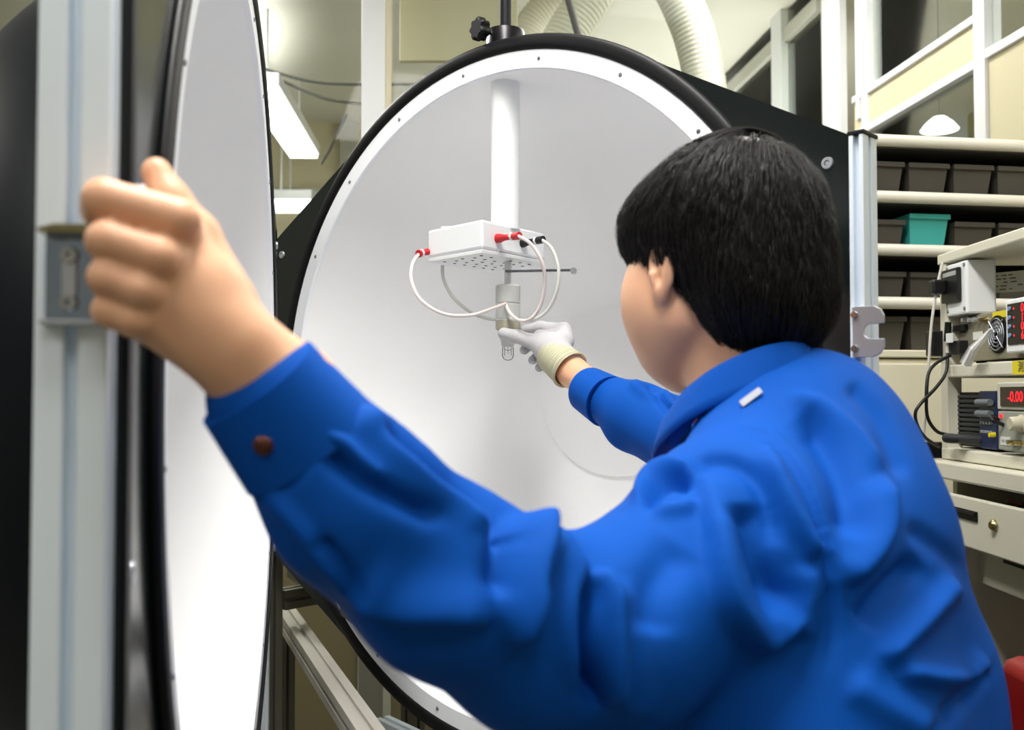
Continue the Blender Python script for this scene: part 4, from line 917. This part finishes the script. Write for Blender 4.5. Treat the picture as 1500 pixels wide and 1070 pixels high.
Nh = normals(Vh, Fh)
def grad(tree, P, e=0.001):
    g = np.stack([sdf(tree, P+np.eye(3)[k]*e)-sdf(tree, P-np.eye(3)[k]*e) for k in range(3)], 1); return g/np.maximum(np.linalg.norm(g, axis=1), 1e-9)[:, None]
onout = np.abs(sdf(hairout, Vh)) < 0.004
cand = np.where(onout)[0]
CR = np.array(H(0.01, -0.065, 0.095))      # crown whorl
def strands(n, seg, step, width, lift, jit):
    idx = rng.choice(cand, n); P = Vh[idx]+rng.normal(0, .0015, (n, 3)); path = [P.copy()]
    jd = rng.normal(0, jit, (n, 3)); ln = rng.uniform(0.55, 1.25, n)[:, None]
    q_ = (P-np.array(HO))*1.0; cl = 0.5+0.5*np.sin(q_[:, 0]*190+3*np.sin(q_[:, 1]*120)+q_[:, 2]*60)*np.cos(q_[:, 1]*150+2*np.sin(q_[:, 2]*90))
    lf = (0.25*rng.uniform(0, 1, n)+0.75*cl)*lift
    for k in range(seg):
        g = grad(hairout, P); away = P-CR; away /= np.linalg.norm(away, axis=1)[:, None]
        h = np.clip((P-np.array(HO)) @ np.array(hu2)/0.09, -1, 1)[:, None]
        d = away*(0.35+0.65*np.clip(h, 0, 1)) - np.array([0, 0, 1.0])*(1.15-0.6*np.clip(h, 0, 1)) + jd
        d -= g*(d*g).sum(1)[:, None]; d /= np.linalg.norm(d, axis=1)[:, None]+1e-9
        P = P+d*step*ln; P = P-g*(sdf(hairout, P)-(0.0008+lf*(0.5+0.5*math.sin(k*.9))))[:, None]
        path.append(P.copy())
    path = np.stack(path, 1); m = seg+1                                    # n, m, 3
    tn = np.gradient(path, axis=1); tn /= np.linalg.norm(tn, axis=2)[..., None]+1e-9
    gg = grad(hairout, path.reshape(-1, 3)).reshape(path.shape); sd = np.cross(tn, gg); sd /= np.linalg.norm(sd, axis=2)[..., None]+1e-9
    wv = width*rng.uniform(.6, 1.3, n)[:, None, None]*np.sin(np.linspace(.35, math.pi*0.985, m))[None, :, None]
    A = path-sd*wv; C = path+sd*wv; D_ = path+gg*wv*0.7
    Vs = np.stack([A, D_, C], 2).reshape(-1, 3)                            # n*m*3
    base = (np.arange(n)[:, None]*m+np.arange(m-1)[None])*3; base = base.ravel(); q = []
    for a, b in ((0, 1), (1, 2), (2, 0)): q.append(np.stack([base+a, base+b, base+3+b, base+3+a], 1))
    return Vs, np.concatenate(q)
for nm, args in (('hair_lock', (3500, 9, 0.0068, 0.0009, 0.0055, 0.10)), ('hair_strand', (9000, 11, 0.0064, 0.0003, 0.0075, 0.20))):
    Vs, Fs = strands(*args); o = np_obj(nm, Vs, Fs, HAIR, hb, WP); o['kind'] = 'stuff'
# tuft rising at the crown
bm = B(); fo_ = WP
for i in range(46):
    t_ = i/45; jx = random.uniform(-.004, .004); s = random.uniform(-1, 1)*0.016
    pts = [H(-0.030+jx-0.02*t_, -0.020+s, 0.104), H(-0.016+jx, -0.030+s, 0.111+.004*random.random()), H(0.008+jx, -0.042+s, 0.115), H(0.026+jx, -0.055+s, 0.106), H(0.026+jx+.006*t_, -0.062+s, 0.098)]
    tube(bm, smoothpath(pts, 4), [0.0022*math.sin(math.pi*(.12+.85*k/16)) for k in range(17)], 5)
o = obj('hair_tuft', bm, HAIR, hb, WP, smooth=True); o['kind'] = 'stuff'
# ---- jacket
JK = mat('blue_jacket_cloth', (2, 76, 168), .75, sheen=.0, bump=.10, bscale=900, var=.03, vscale=6, spec=.15)
C0 = W(400, 583, .605)
sl_l = uni(0.018, wc((400, 583, .605), (520, 735, .635), .040, .053), wc((520, 735, .635), (655, 850, .67), .053, .062), wc((655, 850, .67), (790, 925, .72), .062, .070), wc((790, 930, .72), (900, 925, .755), .070, .075), wc((900, 925, .755), (1075, 800, .85), .075, .085))
sl_r = uni(0.02, wc((868, 574, 1.455), (935, 610, 1.39), .0330, .044), wc((935, 612, 1.39), (1035, 660, 1.29), .047, .058), wc((1035, 660, 1.29), (1268, 704, 1.14), .058, .066))
tj = uni(0.07, wc((1070, 800, .86), (1180, 760, .95), .085, .085), wc((1180, 700, .97), (1266, 706, 1.13), .085, .066), wc((1185, 614, .985), (1150, 660, .95), .054, .07), wc((1222, 642, 1.02), (1180, 640, .97), .056, .06),
    wc((1150, 850, .88), (1150, 1100, .86), .115, .12), wc((1270, 800, 1.06), (1305, 1000, 1.02), .068, .086), wc((1305, 1000, 1.02), (1345, 1260, 1.0), .086, .098), wc((1215, 820, .97), (1240, 1250, .95), .115, .135), wc((1150, 1100, .86), (1180, 1300, .86), .12, .12), wc((1100, 900, 1.0), (1130, 1250, 1.0), .10, .12))
jtree = uni(0.03, tj, sl_l, sl_r)
jtree = sub(0.008, jtree, uni(0, cap(NB+Vector((-.02, .02, .0)), H(0, 0, -0.04), .062, .062)))
Vj, Fj = mesh_sdf(jtree, (-0.24, 0.48, 0.86), (0.66, 1.56, 1.52), 0.0034, 14, 2)
# folds: (polyline of pixels, half-width px, height m, nearest depth, farthest depth); negative heights are creases
FOLDS = []
# w: half-width on the side to the left of the direction of travel (up when going right), w2: on the other side
def fold(pts, w, h, w2=None, y0=0.0, y1=9.0): FOLDS.append((pts, w*1.1, w2*1.1 if w2 else w*1.1, h*1.5, y0, y1))
# forearm sleeve
fold([(560, 622), (590, 648), (640, 690), (690, 726), (722, 755), (748, 785)], 24, -.013, 8, 0, .85)
fold([(520, 600), (557, 618), (602, 664), (668, 708), (706, 744), (720, 775)], 9, .006, 26, 0, .85)
fold([(480, 655), (530, 697), (590, 730), (650, 757)], 8, -.0085, 14, 0, .85)
fold([(470, 625), (500, 650), (540, 690), (560, 700)], 9, .004, 9, 0, .85)
fold([(520, 862), (575, 890), (640, 900), (720, 905)], 40, .010, 12, 0, .85)
fold([(398, 722), (440, 770), (490, 830), (540, 885)], 8, .004, 16, 0, .85)
fold([(470, 790), (500, 825), (528, 868)], 6, -.007, 8, 0, .85)
fold([(512, 592), (478, 625), (428, 682), (400, 716)], 5, -.003, 5, 0, .85); fold([(522, 600), (488, 634), (438, 694), (408, 728)], 5, -.0025, 5, 0, .85)
# elbow
fold([(781, 748), (785, 811), (772, 877), (752, 946)], 14, .014, 18, 0, .9); fold([(745, 775), (738, 820), (728, 870)], 14, -.010, 20, 0, .9)
fold([(797, 785), (786, 835), (780, 870)], 6, -.006, 6, 0, .9)
fold([(800, 775), (830, 815), (848, 850), (850, 930), (862, 1010)], 12, .008, 26, 0, .95)
fold([(862, 850), (858, 920), (866, 990), (880, 1045)], 9, -.020, 12, 0, .95)
fold([(868, 840), (886, 880), (893, 960), (890, 1040)], 16, .010, 8, 0, .95)
fold([(900, 850), (928, 920), (934, 990), (925, 1060)], 22, .006, 22, 0, .95)
# upper arm and shoulder cap
fold([(935, 742), (950, 705), (985, 685), (1025, 692)], 10, .008, 10, 0, 1.1); fold([(948, 745), (965, 715), (990, 706), (1010, 715)], 8, -.009, 8, 0, 1.1); fold([(960, 752), (990, 748), (1020, 740)], 8, .005, 8, 0, 1.1)
fold([(1037, 705), (1043, 789), (1048, 850), (1065, 899), (1109, 938), (1150, 920), (1170, 900)], 42, .013, 9, 0, 1.1)
fold([(1085, 740), (1100, 790), (1125, 850), (1140, 895)], 24, -.011, 22, 0, 1.1)
fold([(1118, 655), (1158, 745), (1184, 794), (1196, 815)], 11, .009, 13, 0, 1.1)
fold([(1182, 830), (1184, 880), (1176, 940)], 14, .006, 16, 0, 1.1)
fold([(1005, 680), (1060, 673), (1105, 695), (1130, 740), (1142, 800)], 8, -.007, 16, 0, 1.1)
fold([(1000, 800), (960, 860), (950, 930)], 30, -.006, 30, 0, 1.1)
# armhole seam
fold([(1085, 628), (1125, 640), (1165, 685), (1196, 755), (1214, 840), (1222, 921), (1212, 980)], 5, -.0045, 5, 0, 1.2); fold([(1098, 626), (1136, 645), (1178, 695), (1206, 765), (1224, 844), (1232, 921)], 7, .0035, 5, 0, 1.2)
# back
fold([(1180, 600), (1225, 662), (1250, 720), (1258, 790)], 14, -.012, 26, 0, 1.3); fold([(1150, 585), (1197, 592), (1252, 637), (1290, 690)], 10, .005, 14, 0, 1.3)
fold([(1292, 700), (1298, 750), (1291, 794), (1263, 833), (1232, 852)], 9, .010, 28, 0, 1.3)
fold([(1395, 845), (1340, 910), (1285, 968)], 20, .010, 10, 0, 1.4); fold([(1350, 820), (1300, 870), (1262, 915)], 18, -.009, 18, 0, 1.4)
fold([(1330, 770), (1385, 808), (1440, 860)], 10, -.004, 14, 0, 1.4)
fold([(1310, 985), (1360, 998), (1410, 996), (1448, 970)], 22, .009, 8, 0, 1.4); fold([(1385, 1058), (1420, 1015), (1448, 985)], 12, -.008, 8, 0, 1.4)
fold([(1245, 560), (1290, 615), (1325, 700)], 10, -.005, 14, 0, 1.4)
fold([(1240, 1000), (1300, 1040), (1360, 1075)], 26, .006, 20, 0, 1.4)
# reaching sleeve
fold([(945, 562), (980, 600), (1000, 650)], 8, -.007, 6, 1.15, 1.6); fold([(965, 570), (1000, 615), (1006, 660)], 7, .007, 7, 1.15, 1.6); fold([(985, 575), (1022, 615), (1030, 660)], 6, -.007, 6, 1.15, 1.6); fold([(925, 560), (945, 575), (965, 578)], 7, .005, 7, 1.15, 1.6)
fold([(870, 625), (905, 655), (945, 690)], 6, .004, 6, 1.15, 1.6)
def apply_folds(V, Fq):
    N = normals(V, Fq); px, py = proj(V); cv = np.array([0, 0, CAMZ])-V; cv /= np.linalg.norm(cv, axis=1)[:, None]
    fac = np.clip(((N*cv).sum(1)+0.05)/0.3, 0, 1); D = np.zeros(len(V))
    for pts, wl, wr, h, y0, y1 in FOLDS:
        w = max(wl, wr)
        P = np.array([[p.x, p.y] for p in [Vector(q) for q in smoothpath([(a, b, 0) for a, b in pts], 6)]])
        x0, x1, yy0, yy1 = P[:, 0].min()-3*w, P[:, 0].max()+3*w, P[:, 1].min()-3*w, P[:, 1].max()+3*w
        m = np.where((px > x0) & (px < x1) & (py > yy0) & (py < yy1) & (V[:, 1] > y0) & (V[:, 1] < y1))[0]
        if not len(m): continue
        q = np.stack([px[m], py[m]], 1); best = np.full(len(m), 1e9); tt = np.zeros(len(m)); sg = np.ones(len(m)); n = len(P)-1
        for i in range(n):
            a, b = P[i], P[i+1]; ba = b-a; L = max(ba @ ba, 1e-9); t = np.clip(((q-a) @ ba)/L, 0, 1); d = np.sqrt(((q-a-t[:, None]*ba)**2).sum(1))
            c = d < best; cr = ba[0]*(q[:, 1]-a[1])-ba[1]*(q[:, 0]-a[0]); sg = np.where(c, cr, sg); best = np.where(c, d, best); tt = np.where(c, (i+t)/n, tt)
        D[m] += h*np.exp(-(best/np.where(sg > 0, wr, wl))**2)*np.clip(np.minimum(tt, 1-tt)/0.18+0.15, 0, 1)
    return V+N*(D*fac)[:, None]
# left sleeve
fold([(500, 600), (600, 660), (690, 720), (745, 765)], 20, .010, 0, .85); fold([(480, 640), (560, 690), (640, 745), (720, 800)], 13, -.008, 0, .85)
fold([(450, 630), (520, 700), (600, 745)], 15, .006, 0, .85)
fold([(420, 700), (480, 790), (520, 850)], 16, .006, 0, .85); fold([(440, 690), (500, 760), (545, 830)], 10, -.005, 0, .85)
fold([(560, 830), (620, 880), (700, 900)], 30, .008, 0, .85)
fold([(760, 745), (775, 800), (770, 860), (745, 930)], 17, .013, 0, .9); fold([(725, 770), (735, 830), (715, 890)], 14, -.010, 0, .9)
fold([(800, 790), (830, 860), (850, 930), (880, 1000), (885, 1060)], 18, -.011, 0, .95)
fold([(835, 790), (880, 880), (915, 960), (925, 1050)], 22, .010, 0, .95)
# shoulder and upper arm
fold([(945, 760), (960, 715), (1000, 690), (1040, 705)], 10, .009, 0, 1.1); fold([(965, 745), (990, 715), (1020, 715)], 8, -.008, 0, 1.1)
fold([(1030, 750), (1040, 830), (1060, 890), (1110, 935)], 20, .010, 0, 1.0); fold([(1085, 800), (1100, 860), (1140, 900)], 26, -.010, 0, 1.1)
fold([(1060, 905), (1110, 938), (1165, 905)], 17, .013, 0, 1.1)
fold([(1110, 640), (1150, 720), (1175, 790), (1200, 840)], 14, .008, 0, 1.1); fold([(1090, 660), (1130, 740), (1150, 820)], 12, -.007, 0, 1.1)
fold([(990, 700), (1050, 680), (1110, 700), (1140, 760)], 10, -.006, 0, 1.1)
# armhole seam
fold([(1085, 622), (1130, 632), (1175, 675), (1205, 740), (1222, 820), (1225, 900), (1212, 950)], 5, -.004, 0, 1.2); fold([(1100, 615), (1150, 632), (1192, 675), (1222, 740), (1238, 820), (1240, 900)], 7, .0035, 0, 1.2)
# back
fold([(1180, 640), (1230, 720), (1265, 800), (1270, 860)], 22, -.010, 0, 1.3); fold([(1200, 610), (1270, 700), (1310, 780), (1300, 850), (1250, 880)], 20, .009, 0, 1.3)
fold([(1130, 590), (1200, 570), (1280, 600), (1350, 680)], 14, .005, 0, 1.4)
fold([(1240, 560), (1290, 640), (1330, 720)], 18, -.006, 0, 1.4); fold([(1330, 760), (1370, 860), (1420, 960)], 22, .007, 0, 1.4)
fold([(1280, 990), (1350, 950), (1400, 900)], 20, .010, 0, 1.4); fold([(1260, 940), (1320, 900), (1360, 850)], 18, -.008, 0, 1.4)
fold([(1330, 1020), (1390, 1000), (1440, 985)], 16, .009, 0, 1.4); fold([(1320, 985), (1380, 960), (1430, 930)], 12, -.006, 0, 1.4); fold([(1380, 1060), (1420, 1010), (1450, 960)], 13, -.007, 0, 1.4)
fold([(1230, 960), (1260, 1010), (1320, 1060)], 26, .007, 0, 1.4)
# right sleeve (deep)
fold([(945, 562), (985, 600), (1010, 650)], 9, -.007, 1.15, 1.6); fold([(965, 575), (1000, 620), (1000, 660)], 7, .007, 1.15, 1.6); fold([(985, 575), (1025, 615), (1030, 660)], 7, -.007, 1.15, 1.6); fold([(925, 560), (945, 575), (965, 578)], 7, .005, 1.15, 1.6)
fold([(870, 625), (905, 655), (945, 690)], 6, .004, 1.15, 1.6)
rv = np.random.RandomState(3)
Vj = apply_folds(Vj, Fj); Vj = lap(lap(Vj, Fj, .5), Fj, .5)
jk = np_obj('jacket', Vj, Fj, JK, wk, WP)
# cuffs, button, collar
def sleeve_ring(bm, a, b, ra, rb, th=.0022, wav=0.0):
    a, b = Vector(a), Vector(b); d = (b-a).normalized(); x, y = frame(d); n = 48; m = 6; rows = []
    prof = [(0, ra-th*2.2), (0, ra)] + [(k/m, ra+(rb-ra)*k/m) for k in range(1, m+1)] + [(1, rb-th*2), (0.15, ra-th*2.6)]
    for t, r in prof: rows.append([bm.verts.new(a+(b-a)*t+(x*math.cos(2*math.pi*k/n)+y*math.sin(2*math.pi*k/n))*r*(1+wav*math.sin(3*2*math.pi*k/n))) for k in range(n)])
    for i in range(len(rows)):
        A, C = rows[i], rows[(i+1) % len(rows)]
        for k in range(n): bm.faces.new((A[k], A[(k+1) % n], C[(k+1) % n], C[k]))
JC = JK
a, b = W(378, 558, .600), W(452, 650, .618)
bm = B(); sleeve_ring(bm, a, b, .0395, .0465, wav=.03); cf = obj('cuff', bm, JC, jk, WP, smooth=True)
bc = W(386, 652, .572); 
bm = B(); dv = (Vector((0, 0, CAMZ))-bc).normalized(); lathe(bm, [(0, 0.0035), (0.0035, 0.0032), (0.006, 0.0015), (0.0065, 0.0), (0.0065, -0.010)], 24, M=aim(bc, dv+Vector((-.2, 0, -.1)))); obj('button', bm, mat('brown_snap_button', (96, 58, 48), .18, .7), cf, WP, smooth=True)
a, b = W(860, 570, 1.464), W(890, 588, 1.425)
bm = B(); sleeve_ring(bm, a, b, .0342, .0385, wav=.02); obj('cuff', bm, JC, jk, WP, smooth=True)
# stitched seams
SEAM = mat('dark_seam_thread', (8, 52, 130), .7)
# collar: folded band round the neck
cN = W(1092, 570, 0.99)
rows = []; n = 56
def collar_pt(th, r, dz):
    f = math.cos(th); s = math.sin(th)            # f: +1 front
    p = Vector((cN.x, cN.y, cN.z))+hf*(r*f*(1.05 if f > 0 else 0.92))+hr*(r*s)
    p.z += -0.036*f + 0.002 + dz; return p
bm = B(); prof = [(0.066, -0.03), (0.063, 0.0), (0.0645, 0.006), (0.068, 0.0065), (0.071, 0.002), (0.076, -0.009), (0.081, -0.022), (0.0845, -0.031), (0.0825, -0.034), (0.078, -0.028), (0.072, -0.024)]
gap = 0.16
for i in range(n+1):
    th = gap+(2*math.pi-2*gap)*i/n; ff = max(0, math.cos(th)); k = 1+0.12*ff
    rows.append([bm.verts.new(collar_pt(th, r*(1 if j < 5 else k), dz*(1+0.5*ff if dz < 0 else 1))) for j, (r, dz) in enumerate(prof)])
for i in range(n):
    for j in range(len(prof)):
        j2 = (j+1) % len(prof); bm.faces.new((rows[i][j], rows[i+1][j], rows[i+1][j2], rows[i][j2]))
bm.faces.new(rows[0]); bm.faces.new(rows[-1][::-1])
obj('collar', bm, JC, jk, WP, smooth=True, split=60)
# white neck tag edge under the collar
_px, _py = proj(Vj); _k = np.where((abs(_px-1100) < 6) & (abs(_py-582) < 6))[0]; _y = float(Vj[_k, 1].min()) if len(_k) else .93
bm = B(); a = W(1100, 582, _y-.001); box(bm, -0.011, 0.011, -0.003, 0.003, -0.0015, 0.0015, aim(a, Vector((-.2, -1, .35))) @ RZ(38)); obj('white_shirt_edge', bm, mat('shirt_white', (205, 207, 212), .7), wk, WP)
# trousers and shoes
TR = mat('navy_trousers', (16, 60, 140), .6, bump=.1, bscale=300)
trs = uni(0.05, cap(WP+Vector((-.06, -.04, .86)), WP+Vector((.09, .04, .86)), .13), cap(WP+Vector((-.08, -.06, .82)), WP+Vector((-.10, -.07, .46)), .095, .075), cap(WP+Vector((-.10, -.07, .46)), WP+Vector((-.09, -.09, .07)), .075, .062), cap(WP+Vector((.09, .06, .82)), WP+Vector((.10, .09, .46)), .095, .075), cap(WP+Vector((.10, .09, .46)), WP+Vector((.10, .08, .07)), .075, .062))
trs = sub(0.002, trs, ('c', V3(WP+Vector((-.5, 0, -.42))), V3(WP+Vector((.5, 0, -.42))), .45, .45))
Vt, Ft = mesh_sdf(trs, (WP.x-.3, WP.y-.3, 0.0), (WP.x+.35, WP.y+.3, 1.06), 0.008, 10, 2); np_obj('trousers', Vt, Ft, TR, wk, WP)
for (dx, dy) in ((-.09, -.09), (.10, .08)):
    c = WP+Vector((dx, dy, 0)); g_ = Vector((-.6, .8, 0)).normalized()
    sh = uni(0.03, cap(c+Vector((0, 0, .05)), c+g_*.16+Vector((0, 0, .035)), .045, .034), cap(c+Vector((0, 0, .04)), c-g_*.03+Vector((0, 0, .04)), .04))
    Vt, Ft = mesh_sdf(sh, (c.x-.25, c.y-.2, -.02), (c.x+.2, c.y+.28, .14), 0.006, 8, 1); Vt[:, 2] = np.maximum(Vt[:, 2], 0.0); np_obj('shoe', Vt, Ft, BLACK, wk, WP)
# ---- glove on the reaching hand
GLV = mat('white_knit_glove', (192, 190, 193), .8, bump=.5, bscale=500, var=.05, vscale=60); RIB = mat('cream_rib_cuff', (204, 201, 174), .8)
gl = uni(0.010,
    wc((832, 532, 1.545), (806, 512, 1.572), .0235, .0265), wc((812, 510, 1.57), (795, 502, 1.575), .022, .017),
    uni(0.006, wc((826, 500, 1.585), (826, 484, 1.612), .017, .0125), wc((826, 484, 1.612), (792, 480, 1.640), .0115, .010), wc((792, 480, 1.640), (766, 484, 1.662), .0100, .0085), wc((826, 494, 1.600), (790, 492, 1.615), .013, .010)))
thumb_g = uni(0.005, wc((800, 508, 1.565), (780, 501, 1.582), .0165, .0118), wc((780, 501, 1.582), (757, 493, 1.600), .0118, .0108), wc((757, 493, 1.600), (738, 489, 1.616), .0106, .0098))
gf = uni(0.001, uni(0.003, wc((806, 515, 1.585), (780, 503, 1.612), .010, .009), wc((780, 503, 1.612), (768, 513, 1.606), .0085, .0075)),
    uni(0.003, wc((810, 522, 1.582), (790, 520, 1.606), .010, .009), wc((790, 520, 1.606), (780, 528, 1.596), .0085, .0072)),
    uni(0.003, wc((816, 528, 1.575), (800, 530, 1.594), .009, .008), wc((800, 530, 1.594), (790, 539, 1.584), .0078, .0070)))
gtree = uni(0.006, gl, thumb_g, gf)
Vg, Fg = mesh_sdf(gtree, W(720, 580, 1.50)-Vector((0, 0, 0)), Vector((0.13, 1.70, 1.53)), 0.0016, 12, 1)
gv = np_obj('glove', Vg, Fg, GLV, wk, WP)
bm = B(); ca_, cb_ = W(806, 518, 1.568), W(836, 543, 1.534); P, R = [], []
for i in range(61):
    t_ = i/60; P.append(ca_+(cb_-ca_)*t_); R.append(.0262+.0040*t_+.0013*math.sin(t_*2*math.pi*11)+(.0012 if t_ > .93 else 0))
tube(bm, P, R, 40, cap=False)
for (r0, t0) in ((.0275, .8),): pass
P2 = [P[-1], P[-1]-(cb_-ca_)*0.03, P[40]]; tube(bm, P2, [R[-1], R[-1]-.003, R[-1]-.0045], 40, cap=False)
obj('glove_cuff', bm, RIB, gv, WP, smooth=True, split=80)
